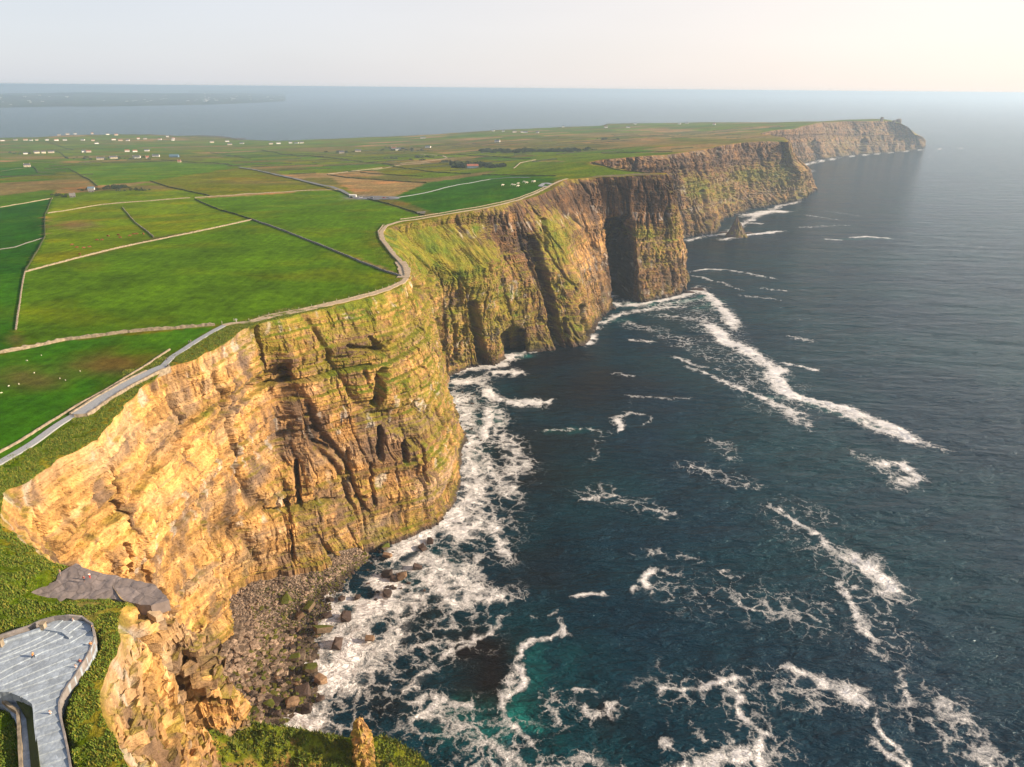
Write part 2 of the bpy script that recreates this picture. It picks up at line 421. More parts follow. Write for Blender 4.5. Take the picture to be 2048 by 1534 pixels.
# cliff sections: every station is a list of points from the cliff top down to the water
FREE = set()
def S(*pts):
    o = []
    for p in pts:
        if len(p) == 3: o.append(PF(*p)); continue
        v = np.array(p[1:], float); d = math.hypot(v[0], v[1]); v[:2] *= stretch(d); o.append(v); FREE.add(id(v))
    return o
W = 'w'    # (W, x, y, z) gives a world point directly
near = [
 S((W,-48,20,163), (W,-38,25,120), (W,-15,30,0)),
 S((300,1560,163), (350,1570,140), (430,1560,100), (W,-40,120,0)),
 S((262,1470,163), (300,1480,152), (405,1490,108), (W,-46,138,0)),
 S((236,1395,163.5), (300,1400,150), (388,1400,116), (W,-52,150,0)),
 S((240,1320,163), (300,1330,152), (375,1350,125), (W,-58,165,0)),
 S((262,1262,162.5), (310,1270,156), (366,1290,138), (W,-62,178,0)),
 S((262,1222,161), (310,1222,157.5), (356,1228,154), (W,-68,190,0)),
 S((270,1203,160), (315,1200,158.5), (334,1196,156), (W,-78,200,0)),
 S((262,1158,160), (285,1160,158), (W,-88,205,0)),
 S((200,1145,159.5), (W,-100,208,0)),
 S((130,1123,159.5), (W,-112,212,0)),
 S((62,1084,159.5), (W,-126,214,0)),
 S((22,1044,160), (W,-140,220,0)),
 S((36,990,160), (W,-150,228,2)),
 S((65,968,159.5), (W,-154,238,3)),
 S((130,928,158.5), (W,-158,252,4)),
 S((210,880,157.5), (385,1360,5)),
 S((258,812,156.5), (405,1322,5)),
 S((330,742,155.5), (470,1272,6)),
 S((400,720,154.5), (442,1190,8)),
 S((450,692,153.5), (500,1156,8)),
 S((505,656,152.5), (550,800,105), (590,1137,7)),
 S((560,640,152), (600,800,105), (650,1128,5)),
 S((650,618,151), (690,800,98), (720,1103,2)),
 S((740,597,150.5), (770,760,105), (800,1080,0)),
 S((800,580,150), (838,720,105), (850,900,55), (872,1046,0)),
 S((828,556,150), (872,700,105), (890,850,55), (909,1000,0)),
 S((822,530,150), (884,690,95), (897,850,45), (W,-36,470,0)),
 S((797,506,150), (862,640,100), (W,-52,560,20), (W,-48,575,0)),
 S((776,480,150), (815,500,138), (855,600,95), (W,-68,640,0)),
 S((770,462,150), (800,474,146), (880,560,100), (890,752,0)),
 S((790,453,150), (808,466,143), (920,560,98), (945,735,0)),
 S((850,441,150), (862,452,143), (975,535,105), (990,728,0)),
 S((880,436,150), (885,450,142), (985,525,108), (1018,714,0)),
 S((930,426,150.5), (935,450,138), (1000,520,105), (W,0,738,30), (W,-22,762,18),(W,-20,760,0)),
 S((980,417,151), (990,470,128), (1030,560,80), (1060,702,0)),
 S((1030,405,152), (1050,470,125), (1072,560,70), (1085,700,0)),
 S((1050,400,152), (1085,455,130), (1120,560,72), (1130,695,0)),
 S((1075,393,153), (1110,450,130), (1150,560,75), (1170,690,0)),
 S((1110,378,154.5), (1140,450,130), (1175,560,72), (1180,655,5), (1190,655,0)),
 S((1135,360,156), (1170,450,122), (1200,560,65), (1205,632,0)),
 S((1180,356,157), (1205,450,118), (1218,560,62), (1222,612,0)),
 S((1196,355,157.5), (1212,420,128), (1215,560,48), (1219,600,0)),
 S((1206,354,157.5), (W,121,968,109), (W,119,976,104), (W,100,1050,92), (W,84,1120,0)),
 S((1244,353,158), (W,145,968,115), (W,146,976,111), (W,142,1060,96), (W,128,1130,0)),
 S((1256,352,158), (1268,430,125), (1276,560,50), (1283,607,0)),
 S((1285,351,159), (1300,430,122), (1305,540,48), (1312,600,0)),
 S((1318,350,159.5), (1338,430,125), (1345,520,60), (1350,588,0)),
 S((1335,349,160), (1352,400,138), (1366,470,98), (1373,580,0)),
 S((1337,346,160), (W,236,1040,100), (W,262,1060,0)),
 S((1300,345,158), (W,215,1100,80), (W,225,1110,0)),
 S((1240,337,156), (W,170,1170,80), (W,185,1180,0)),
 S((1190,330,154), (W,160,1250,80), (W,180,1255,0)),
]
mid = [
 S((1190,330,154), (W,160,1250,80), (W,180,1255,0)),
 S((1180,326,153), (W,170,1320,80), (W,200,1310,0)),
 S((1205,320,152), (W,205,1350,80), (W,245,1345,0)),
 S((1245,316,151.5), (W,232,1370,80), (W,272,1360,0)),
 S((1300,312,151), (1330,400,90), (W,300,1370,0)),
 S((1345,309,150.5), (1352,400,95), (1370,476,0)),
 S((1380,303,150), (1390,390,80), (1400,472,0)),
 S((1420,296,149.5), (1425,380,72), (1436,463,0)),
 S((1440,291,149), (1440,370,75), (1443,438,0)),
 S((1480,286,148), (1480,340,95), (1490,370,55), (1505,418,0)),
 S((1520,284,147), (1525,335,92), (1530,365,55), (1555,409,0)),
 S((1560,283,146), (1562,325,100), (1580,350,70), (1590,404,0)),
 S((1578,284,146), (1586,325,110), (1603,345,75), (1608,398,0)),
 S((1575,279,145), (1582,300,125), (W,800,2040,60), (W,835,2060,0)),
 S((1570,274,138), (W,800,2300,70), (W,850,2300,0)),
]
far = [
 S((1570,274,138), (W,800,2300,70), (W,850,2300,0)),
 S((1528,270,136), (W,805,2420,70), (W,860,2400,0)),
 S((1520,267,134), (W,850,2560,70), (W,890,2520,0)),
 S((1545,262,132), (1560,290,70), (1580,332,0)),
 S((1590,257,131), (1600,292,60), (1608,327,0)),
 S((1618,250,131), (1630,286,60), (1640,319,0)),
 S((1645,245,130), (1660,280,60), (1680,314,0)),
 S((1690,243,129), (1700,280,55), (1712,311,0)),
 S((1735,244,127), (1745,275,58), (1752,307,0)),
 S((1775,242.5,126), (1790,270,62), (1795,304,0)),
 S((1800,247,118), (1815,272,55), (1822,301,0)),
 S((1818,256,100), (1830,277,50), (1835,299,0)),
 S((1832,272,66), (1841,284,35), (1845,297.5,0)),
 S((1836,270,70), (W,1990,3700,30), (W,2010,3720,0)),
 S((1800,246,116), (W,1960,3900,50), (W,1990,3920,0)),
 S((1700,243,112), (W,1850,4300,50), (W,1880,4320,0)),
 S((1600,247,104), (W,1500,4500,50), (W,1520,4560,0)),
]
# the far faces are close to plumb: set the heights of their middle points so that they lie between top and foot
for st in near[35:] + mid + far:
    dt_, db_ = np.hypot(*st[0][:2]), np.hypot(*st[-1][:2]); zt_ = st[0][2]
    for p in st[1:-1]:
        if id(p) in FREE: continue
        hd = math.hypot(p[0], p[1]); tn = (CAM_H - p[2]) / hd; best = None
        for z in np.linspace(2, zt_ - 2, 160):
            e = abs((CAM_H - z) / tn - (dt_ + (db_ - dt_) * (zt_ - z) / zt_))
            if best is None or e < best[0]: best = (e, z)
        z = best[1]; k = ((CAM_H - z) / tn) / hd; p[0] *= k; p[1] *= k; p[2] = z
    for a, b in zip(st[:-1], st[1:]):
        if b[2] > a[2] - 1: b[2] = max(a[2] - 3, 0)
EDGE_PICKS = [s[0] for s in near + mid[1:] + far[1:]]
HPTS = np.array(HP + SHORE_W + EDGE_PICKS)
# thin out near-coincident picks and fit a thin-plate surface
_keep = []
for i, p in enumerate(HPTS):
    if all(np.hypot(*(p[:2] - HPTS[j][:2])) > 1.5 for j in _keep): _keep.append(i)
HPTS = HPTS[_keep]
_S = 1000.0
def _phi(r): return np.where(r > 0, r * r * np.log(np.maximum(r, 1e-12)), 0)
_n = len(HPTS); _A = np.zeros((_n + 3, _n + 3))
_xy = HPTS[:, :2] / _S
_D = np.hypot(_xy[:, None, 0] - _xy[None, :, 0], _xy[:, None, 1] - _xy[None, :, 1])
_A[:_n, :_n] = _phi(_D) + np.eye(_n) * 2e-4
_A[:_n, _n] = 1; _A[:_n, _n + 1:] = _xy; _A[_n, :_n] = 1; _A[_n + 1:, :_n] = _xy.T
_w = np.linalg.solve(_A, np.concatenate([HPTS[:, 2], np.zeros(3)]))
def land_h(x, y):
    x = np.atleast_1d(np.asarray(x, float)); y = np.atleast_1d(np.asarray(y, float)); sh = x.shape
    x = x.ravel() / _S; y = y.ravel() / _S; out = np.zeros(x.shape)
    for i in range(0, len(x), 20000):
        r = np.hypot(x[i:i + 20000, None] - _xy[None, :, 0], y[i:i + 20000, None] - _xy[None, :, 1])
        out[i:i + 20000] = _phi(r) @ _w[:_n] + _w[_n] + _w[_n + 1] * x[i:i + 20000] + _w[_n + 2] * y[i:i + 20000]
    d = np.hypot(x, y)
    out += sstep(.5, 2.5, d) * 3.0 * fbm(x * 4, y * 4, 0, 3, 5) + .5 * fbm(x * 25, y * 25, 0, 2, 8)
    return np.clip(out, 1.2, 200).reshape(sh)
def G(px, py, dz=0.0):
    """point of the land surface seen at a place of the photograph"""
    def f(z):
        p = P(px, py, z); return float(land_h(p[0], p[1])[0]) - z
    lo, hi = 1.0, 200.0; z0, z1 = 120.0, 100.0; f0 = f(z0)
    for _ in range(14):
        f1 = f(z1)
        if f1 > 0: lo = max(lo, z1)
        else: hi = min(hi, z1)
        if abs(f1) < .03: break
        zn = z1 - f1 * (z1 - z0) / (f1 - f0) if abs(f1 - f0) > 1e-6 else (lo + hi) / 2
        if not (lo < zn < hi): zn = (lo + hi) / 2
        z0, f0, z1 = z1, f1, zn
    z = z1
    p = P(px, py, z); return np.array([p[0], p[1], z + dz])

def resample(stations, step_k, step_min, nv, seed):
    """stations -> grid of points (nu, nv, 3) with the first row on the cliff top"""
    v = np.linspace(0, 1, nv)
    cols = []
    for st in stations:
        st = np.array(st); zt, zb = st[0, 2], st[-1, 2]
        frac = (zt - st[:, 2]) / (zt - zb)
        cols.append(np.stack([np.interp(v, frac, st[:, k]) for k in range(3)], 1))
    cols = np.array(cols)
    out, uu = [], []; u = 0.0
    for i in range(len(cols) - 1):
        a, b = cols[i], cols[i + 1]
        L = max(np.linalg.norm(b[0] - a[0]), np.linalg.norm(b[nv // 2] - a[nv // 2]))
        d = np.linalg.norm((a[nv // 2] + b[nv // 2]) / 2 - np.array([0, 0, CAM_H]))
        n = max(2, int(L / max(step_min, d * step_k)))
        for k in range(n):
            t = k / n; ts = t * t * (3 - 2 * t) * .35 + t * .65
            out.append(a * (1 - ts) + b * ts); uu.append(u + L * t)
        u += L
    out.append(cols[-1]); uu.append(u)
    return np.array(out), np.array(uu)

# deep clefts and undercut beds of the faces: from, to (photograph), width, depth in metres
FISS = [(948,610,966,722,13,16),(1062,480,1085,560,16,12),(1085,545,1118,690,15,18),(1160,612,1176,668,7,11),(1035,668,1040,704,16,14),(876,640,884,704,7,8),(835,548,838,600,5,6),(861,545,862,582,5,5),(985,530,990,562,6,7),(1130,640,1136,694,7,8),
        (765,745,752,805,15,8),(590,930,600,1015,8,7),(408,990,412,1062,6,6),(764,862,765,920,9,8),(812,888,812,924,8,7),(735,676,765,705,10,4),(1010,665,1016,712,6,7),(907,650,915,720,7,7),(1225,470,1230,590,10,8),(1090,440,1093,500,7,6),(640,890,662,900,7,4),
        (490,775,620,760,5,3),(620,760,740,730,5,3),(515,1030,640,1008,6,3),(640,1008,730,995,6,3),(575,1000,585,1120,5,5),(700,900,704,1010,5,3),(745,930,750,1010,5,4),(845,870,850,960,5,4),(520,655,528,760,5,4),(690,690,760,700,8,4),(250,1090,262,1150,7,4),(330,1180,345,1250,8,6),
        (1410,385,1416,442,8,13),(1462,372,1466,402,6,10),(1427,430,1430,452,6,8),(1500,345,1506,372,6,8),(1560,360,1565,385,6,8),(1440,300,1432,345,7,8),(1520,300,1524,330,6,7),
        (1628,288,1640,318,11,24),(1728,285,1726,308,12,22),(1672,298,1678,312,8,14),(1700,302,1706,311,7,10),(1790,280,1786,302,6,12),(1815,282,1818,300,6,10)]
def cliff_wall(stations, step_k, step_min, nv, seed, amp=1.0):
    g, uu = resample(stations, step_k, step_min, nv, seed)
    nu = len(uu)
    # smooth a little along u so that stations are not creases everywhere
    for _ in range(3):
        g[1:-1] = g[1:-1] * .5 + (g[:-2] + g[2:]) * .25
    U = np.repeat(uu[:, None], nv, 1)
    tt_ = np.gradient(g[:, 0, :2], axis=0)
    for _ in range(30): tt_[1:-1] = .5 * tt_[1:-1] + .25 * (tt_[:-2] + tt_[2:])
    tt_ /= np.linalg.norm(tt_, axis=1)[:, None] + 1e-9
    U = U + np.clip(((g[..., :2] - g[:, :1, :2]) * tt_[:, None]).sum(-1), -60, 60)      # joints run plumb
    Z = g[..., 2].copy(); T = g[:, :1, 2] - Z
    tu = np.gradient(g, axis=0); tv = np.gradient(g, axis=1)
    nrm = np.cross(tu, tv); nrm[..., 2] *= .15
    nrm /= np.linalg.norm(nrm, axis=-1)[..., None] + 1e-9
    base_n = np.cross(tu, tv); base_n /= np.linalg.norm(base_n, axis=-1)[..., None] + 1e-9
    if np.mean(nrm[..., 0]) < 0: nrm = -nrm; base_n = -base_n
    # relief
    Uw = U + 5 * perlin(U / 26, Z / 30, 0, seed) + 1.2 * perlin(U / 6, Z / 7, 0, seed + 1)
    dip = .035 * U
    Zw = Z + dip + 1.6 * perlin(U / 60, Z / 40, 0, seed + 2) + .35 * perlin(U / 9, Z / 6, 0, seed + 3)
    big = 6.5 * fbm(U / 70, Z / 110, 0, 3, seed + 4)
    if seed == 50: big = big * (1 - .6 * sstep(520, 300, g[..., 1]))
    gq = np.abs(perlin(Uw / 30 + .01 * Z, Z / 240, 0, seed + 5)); gul = -7.0 * np.exp(-(gq / .055) ** 2) * sstep(-.45, .2, perlin(U / 50, Z / 45, 0, seed + 6))
    gq2 = np.abs(perlin(Uw / 9, Z / 90, 0, seed + 7)); gul2 = -2.4 * np.exp(-(gq2 / .07) ** 2) * sstep(-.3, .3, perlin(U / 22, Z / 20, 0, seed + 8))
    j3 = np.abs(perlin(Uw / 4.2, Z / 60, 0, seed + 15)); gul2 = gul2 - 1.3 * np.exp(-(j3 / .05) ** 2) * sstep(-.2, .25, perlin(U / 14, Z / 12, 0, seed + 16))
    bed = 3.2 * (hsh(np.floor(Zw / 9.5), 4) - .5) + 1.5 * (hsh(np.floor(Zw / 3.1), 6) - .5)
    bl = 2.6 * blocks(Uw, Zw, 13, 9.5, 1) + 1.7 * blocks(Uw, Zw, 6, 6.2, 2) + 1.0 * blocks(Uw, Zw, 2.6, 3.1, 3) + .5 * blocks(Uw, Zw, 1.3, 1.5, 4)
    q = sstep(560, 330, g[..., 1]) if seed == 50 else np.zeros_like(U)      # the near face is sheerer and its beds stand out
    bed = bed * (1 + .6 * q); bl = bl * (1 - .42 * q); gul2 = gul2 * (1 - .5 * q); gul = gul * (1 - .35 * q)
    fq = sstep(560, 700, g[..., 1]); gul2 = gul2 * (1 + .7 * fq); bed = bed * (1 - .35 * fq)
    bed = bed + q * 1.1 * (hsh(np.floor(Zw / 1.9 + .3), 16) - .5)
    fine = .55 * fbm(U / 3.0, Z / 4.0, 0, 3, seed + 9)
    soft = sstep(.30, .60, base_n[..., 2] + .12 * perlin(U / 20, Z / 20, 0, seed + 10))      # grassy slopes are smoother
    d = big + (gul + gul2) * (1 - .5 * soft) + (bed + bl) * (1 - .75 * soft) + fine + soft * 1.2 * fbm(U / 9, Z / 9, 0, 3, seed + 12)
    d *= amp
    fade = 1 - np.exp(-T / 4.0)
    inset = (1.2 + 2.0 * (perlin(uu / 16, 0, 0, seed + 20) + .5))[:, None] * np.exp(-T / 5.0) * min(amp, 1.0)
    jag = 1.1 * fbm(uu / 9, 1.0, 0, 3, seed + 21)[:, None]
    d = d * fade + jag * (1 - fade) - inset
    # the foot of the cliff flares into a wave-cut step
    d += 2.0 * np.exp(-np.maximum(Z - 1, 0) / 2.5)
    gx_, gy_, _ = project(g)
    for (xa, ya, xb, yb, wpx, dep) in FISS:
        if (xa > 1395 and seed == 50) or (xa <= 1395 and seed != 50): continue
        if (seed == 250) != (xa > 1612): continue
        dd, tt = seg_dist(gx_.ravel() + 2.5 * perlin(gx_ / 9, gy_ / 9, 0, 77).ravel(), gy_.ravel(), [(xa, ya), (xb, yb)])
        dd = dd.reshape(gx_.shape); k_ = np.exp(-(dd / (wpx * .62)) ** 4)
        d = d - dep * k_; gul = gul - 5 * k_ * min(1, dep / 8)
    ends = np.minimum(uu, uu[-1] - uu); ef = sstep(0, 12, ends)[:, None]
    out = g + nrm * (d * ef)[..., None]
    out[:, 0, 2] = land_h(out[:, 0, 0], out[:, 0, 1])
    k = np.exp(-T / 6.0)[..., None][..., 0]
    dzt = (out[:, 0, 2] - g[:, 0, 2])[:, None]
    out[:, 1:, 2] += (dzt * k)[:, 1:]
    if seed == 50:      # the nose of the promontory breaks into stepped slabs
        k2 = sstep(168, 150, out[..., 1]) * sstep(-112, -98, out[..., 0]) * sstep(.5, 3, T) * sstep(0, 10, ends)[:, None]
        xx, yy, z3 = out[..., 0], out[..., 1], out[..., 2]
        q3 = z3 / 3.4 + .9 * perlin(xx / 9, yy / 9, 0, 71) + .8 * blocks(xx * .8 + yy * .6, yy * .8 - xx * .6, 4.5, 3.2, 72)
        st_ = np.floor(q3); fr = q3 - st_
        out[..., 2] = z3 + k2 * ((sstep(.72, .95, fr) - fr) * 3.6 + .35 * fbm(xx / 1.6, yy / 1.6, 0, 3, 73))
    out[:, -1, 2] = -3.0
    return out, dict(U=U, Z=Z, T=T, Uw=Uw, Zw=Zw, n=base_n, gul=gul, gul2=gul2, bl=bl, bed=bed, d=d, seed=seed)

TAN = np.array([.50, .285, .095]); PALE = np.array([.68, .46, .23]); BROWN = np.array([.205, .112, .050]); DARK = np.array([.10, .068, .052])
OLIVE = np.array([.215, .175, .018]); GREEN = np.array([.095, .135, .005]); GREY = np.array([.27, .24, .21]); WET_AND_SHADE = np.array([.055, .042, .036])
def mix(a, b, f): return a * (1 - f[..., None]) + b * f[..., None]
# (px, py, rx, ry, strength) greener / barer places of the faces
GREENS = [(1340,400,14,60,.3),(560,680,60,60,1.),(650,700,120,80,.9),(760,700,90,70,.9),(830,660,60,90,.8),(780,790,110,70,.75),(860,500,90,60,1.4),(930,540,90,60,1.2),(700,640,120,50,.9),(900,640,60,60,.5),
          (950,455,40,20,1.2),(1110,480,45,60,1.5),(1130,580,40,60,.9),(1010,620,80,70,.9),(1130,640,40,40,.8),(930,640,40,80,.7),(870,800,30,120,.6),(900,560,100,60,.6),
          (1290,465,40,18,1.4),(1310,500,60,45,.7),(1345,450,20,60,.9),(1395,375,45,30,1.5),(1440,385,40,28,1.1),(1500,350,50,20,1.6),(1560,350,40,30,1.3),(1600,380,20,35,.9),(1575,310,12,20,1.2),(1380,420,40,30,.5),
          (900,650,30,60,.5),(410,830,18,30,.9),(210,960,40,14,.8),(560,960,60,40,.35),(520,960,60,60,.3),(1660,270,25,25,.9),(1740,280,60,30,.8),(1800,280,30,20,.7),(1620,285,14,12,.9),(1690,290,30,12,.6)]
BARE = [(300,900,260,200,1.2),(300,1150,200,150,1.2),(480,1020,120,120,.9),(560,760,60,40,.5),(640,900,120,110,.5),(1170,480,40,110,.5),(330,1350,90,150,1.3),(500,820,60,60,.6)]
DARKS = [(1243,545,24,62,2.4),(1150,400,160,38,1.0),(640,870,110,60,.45),(700,700,60,30,.5),(1330,380,40,40,1.2),(1230,385,140,36,.7),(1080,410,60,25,.8),(900,462,70,14,.9),(1040,500,70,60,.6),(1400,330,120,28,.5),(1650,262,90,18,.3),(1230,320,80,12,.4),(1000,470,110,35,.9),(1300,400,60,60,.9),(1170,400,60,30,.3),(1330,560,60,40,.5),(1060,640,60,60,.4),(760,900,70,80,.35),(1130,600,30,60,.3),(1480,310,110,18,.35),(1243,530,30,60,.8),(760,460,60,12,.6)]  # darker rock; the blobs at the cave paint its shade into the colour
def blob(px, py, L):
    r = np.zeros(px.shape)
    for (cx, cy, rx, ry, s) in L:
        r = np.maximum(r, s * np.exp(-(((px - cx) / rx) ** 2 + ((py - cy) / ry) ** 2)))
    return r
def cliff_colour(out, q):
    U, Z, T, Uw, Zw, s = q['U'], q['Z'], q['T'], q['Uw'], q['Zw'], q['seed']
    px, py, _ = project(out)
    tu = np.gradient(out, axis=0); tv = np.gradient(out, axis=1); n = np.cross(tu, tv); n /= np.linalg.norm(n, axis=-1)[..., None] + 1e-9
    nz = np.abs(n[..., 2])
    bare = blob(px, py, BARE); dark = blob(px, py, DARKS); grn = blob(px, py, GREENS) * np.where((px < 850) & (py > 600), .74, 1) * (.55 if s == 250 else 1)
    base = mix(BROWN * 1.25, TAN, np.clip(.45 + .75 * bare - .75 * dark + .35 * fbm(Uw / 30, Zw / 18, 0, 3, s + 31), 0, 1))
    # beds of different stone
    lay = hsh(np.floor(Zw / 4.7 + .4), 44); base = base * (.74 + .52 * lay)[..., None]
    lay2 = hsh(np.floor(Zw / 1.55), 45); base = base * (.82 + .36 * lay2)[..., None]; base = mix(base, DARK * 1.4, (hsh(np.floor(Zw / 1.2), 47) > .93) * .5 * sstep(-.2, .2, perlin(Uw / 25, Zw / 8, 0, s + 41)))
    base = base * (1 + .5 * q['bl'][..., None] / 3)
    palef = sstep(.75, .95, hsh(np.floor(Zw / 3.1), 46)) * sstep(-.1, .35, perlin(Uw / 18, Zw / 6, 0, s + 33)) * (.35 + .65 * np.clip(bare, 0, 1))
    base = mix(base, PALE, palef * .8)
    base = mix(base, GREY, np.clip(.4 * sstep(.0, .5, fbm(Uw / 40, Zw / 25, 0, 3, s + 34)) * (1 - dark), 0, 1))
    base = mix(base, DARK * 1.3, np.clip(sstep(-.1, .55, fbm(Uw / 7, Zw / 16, 0, 3, s + 35) + .4 * dark - .2 * bare) * .75, 0, 1))
    crack = np.clip(-(q['gul'] / 7 + q['gul2'] / 3.0), 0, 1); base = mix(base, DARK * .5, crack * .92)  # crevice shade painted in: cracks and clefts coloured towards black
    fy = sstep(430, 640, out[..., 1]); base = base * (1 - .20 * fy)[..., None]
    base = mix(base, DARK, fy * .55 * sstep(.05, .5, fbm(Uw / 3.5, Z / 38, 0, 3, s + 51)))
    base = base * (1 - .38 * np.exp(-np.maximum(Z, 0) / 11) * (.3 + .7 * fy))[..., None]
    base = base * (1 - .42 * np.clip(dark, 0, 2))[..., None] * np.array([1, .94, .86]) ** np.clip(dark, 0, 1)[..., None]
    cv = np.exp(-(((px - 1246) / 27) ** 4 + ((py - 540) / 72) ** 4)) * (out[..., 1] > 985); base = mix(base, WET_AND_SHADE * .55, cv * (s == 50))  # cave interior painted near black: its shade put into the rock colour
    # turf and lichen: where it is flat enough to hold soil, near the top and in the green places
    g = (nz * 1.15 - .50) + .95 * grn + .60 * fbm(U / 11, Z / 9, 0, 4, s + 36) - .55 * bare * (1 - .8 * np.exp(-T / 2.5)) + .5 * np.exp(-T / 5) * (s == 50) - .55 * dark - (.20 if s == 50 else .27) - .25 * sstep(700, 900, out[..., 1])
    lich = sstep(.0, .55, g + .28); turf = sstep(.35, .75, g)
    base = mix(base, OLIVE, lich * .72); 
    tc = mix(OLIVE * 1.05, GREEN, np.clip(.5 + .8 * fbm(U / 14, Z / 12, 0, 3, s + 37) + .35 * np.exp(-T / 4), 0, 1))
    base = mix(base, tc, turf)
    # weed green and wet dark band near the water
    w = np.exp(-np.maximum(Z, 0) / 14) * sstep(-.15, .3, fbm(Uw / 5, Z / 30, 0, 3, s + 38)); base = mix(base, np.array([.15, .15, .015]), w * .65 * (Z > 2))
    wet = sstep(6.5, 1.5, Z + 2 * perlin(U / 8, 0, 0, s + 39)); base = mix(base, WET_AND_SHADE, wet * .9)
    guano = sstep(.25, .5, perlin(Uw / 4, Z / 14, 0, s + 40)) * sstep(.72, .95, hsh(np.floor(Zw / 9.5), 48)) * (1 - turf); base = mix(base, np.array([.5, .47, .42]), guano * .5)
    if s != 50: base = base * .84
    return np.clip(base, .008, .8)

edge_rows = []
for i, (st, k, mn, nv, seed, amp, lab) in enumerate([
        (near, .0014, .45, 290, 50, 1.0, 'tall banded sea cliff with grassy ledges and a dark cave, nearest the camera'),
        (mid, .0017, 1.5, 110, 150, 1.5, 'second headland of brown cliff with green slopes half way down'),
        (far, .0017, 2.2, 70, 250, 1.2, 'hazy farthest headland carrying a small watch tower')]):
    out, q = cliff_wall(st, k, mn, nv, seed, amp)
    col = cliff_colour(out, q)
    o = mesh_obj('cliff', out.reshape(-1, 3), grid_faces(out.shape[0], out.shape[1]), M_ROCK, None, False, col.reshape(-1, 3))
    tag(o, lab, None, None, 'structure')
    edge_rows.append(out[:, 0, :])
edge = np.concatenate([edge_rows[0], edge_rows[1][1:], edge_rows[2][1:]])

# land polygon: cliff edge, then the bay shore back to the left, then round behind the camera
shore_pts = []
sw = SHORE_W[::-1]
for a, b in zip(sw[:-1], sw[1:]):
    n = max(1, int(np.hypot(*(b - a)[:2]) / 25))
    for k in range(n):
        p = a + (b - a) * k / n
        shore_pts.append((p[0] + 6 * perlin(p[0] / 60, p[1] / 60), p[1] + 10 * perlin(p[0] / 50, p[1] / 50, 3)))
back = [(sw[-1][0], sw[-1][1]), (-5200, 3000), (-5000, -200), (-48, -200)]
poly = [(e[0], e[1]) for e in edge[:-1]] + [tuple(map(float, p)) for p in shore_pts] + back
poly = np.array(poly)
# drop near-duplicates
kk = [0]
for i in range(1, len(poly)):
    if np.hypot(*(poly[i] - poly[kk[-1]])) > .25: kk.append(i)
poly = poly[kk]
pts = []
th = np.arange(-62, 34, .26)
rr = np.exp(np.arange(math.log(60), math.log(6500), .0115))
A, B = np.meshgrid(th, rr)
A = A + rng.uniform(-.1, .1, A.shape); B = B * (1 + rng.uniform(-.004, .004, B.shape))
gx, gy = (np.sin(np.radians(A)) * B).ravel(), (np.cos(np.radians(A)) * B).ravel()
pp = poly[::4]
m = inside(gx, gy, pp)
gx, gy = gx[m], gy[m]
d, _ = seg_dist(gx[:1], gy[:1], poly[:2])
# keep grid points clear of the edge itself
cell = {}
for p in poly: cell.setdefault((int(p[0] // 4), int(p[1] // 4)), []).append(p)
near_m = np.array([(int(a // 4), int(b // 4)) in cell for a, b in zip(gx, gy)])
idx = np.where(near_m)[0]; bad = []
for i in idx:
    dd = min(np.hypot(gx[i] - q_[0], gy[i] - q_[1]) for q_ in cell[(int(gx[i] // 4), int(gy[i] // 4))])
    if dd < .5: bad.append(i)
ok = np.ones(len(gx), bool); ok[bad] = False
gx, gy = gx[ok], gy[ok]
extra = np.array([(-4900, 2900), (-3000, 0), (-1500, -100), (-800, 0), (-300, -100), (-100, -150), (-100, -50), (-200, 0)])
allp = np.concatenate([poly, np.stack([gx, gy], 1), extra])
nb = len(poly)
r = delaunay_2d_cdt([Vector(a) for a in allp], [], [list(range(nb))], 1, 1e-5)
V2 = np.array([tuple(v) for v in r[0]]); F2 = [f for f in r[2]]
F2 = np.array([f[::1] for f in F2 if len(f) == 3])
Z2 = land_h(V2[:, 0], V2[:, 1])
# beds cut into the ground for the platform, the lower walk and the shale ledge
def depress(poly_px, z0, zmax, grow=1.2):
    pw = np.array([P(a, b, z0)[:2] for a, b in poly_px]); m_ = np.hypot(V2[:, 0], V2[:, 1]) < 400
    i_ = np.where(m_)[0]; ins = inside(V2[i_, 0], V2[i_, 1], pw) | (seg_dist(V2[i_, 0], V2[i_, 1], np.vstack([pw, pw[:1]]))[0] < grow)
    Z2[i_[ins]] = np.minimum(Z2[i_[ins]], zmax)
PLAT_POLY = [(-200,1305),(0,1282),(60,1262),(110,1241),(166,1242),(186,1257),(188,1285),(160,1332),(122,1398),(122,1440),(134,1500),(146,1580),(60,1600),(40,1430),(20,1396),(-200,1388)]
LEDGE = [(40,1193),(80,1204),(130,1206),(185,1199),(230,1199),(268,1206),(300,1211),(338,1199),(326,1186),(312,1170),(262,1158),(202,1146),(172,1138),(152,1126),(136,1136),(118,1147),(112,1162),(80,1175)]
depress(LEDGE, 160.3, 159.3, .9)
depress(PLAT_POLY, 165, 160.6, .5)
depress([(-60,1390),(0,1395),(30,1410),(50,1440),(55,1480),(60,1600),(-200,1700),(-300,1400)], 163, 162.6, .2)
GV = np.column_stack([V2, Z2])
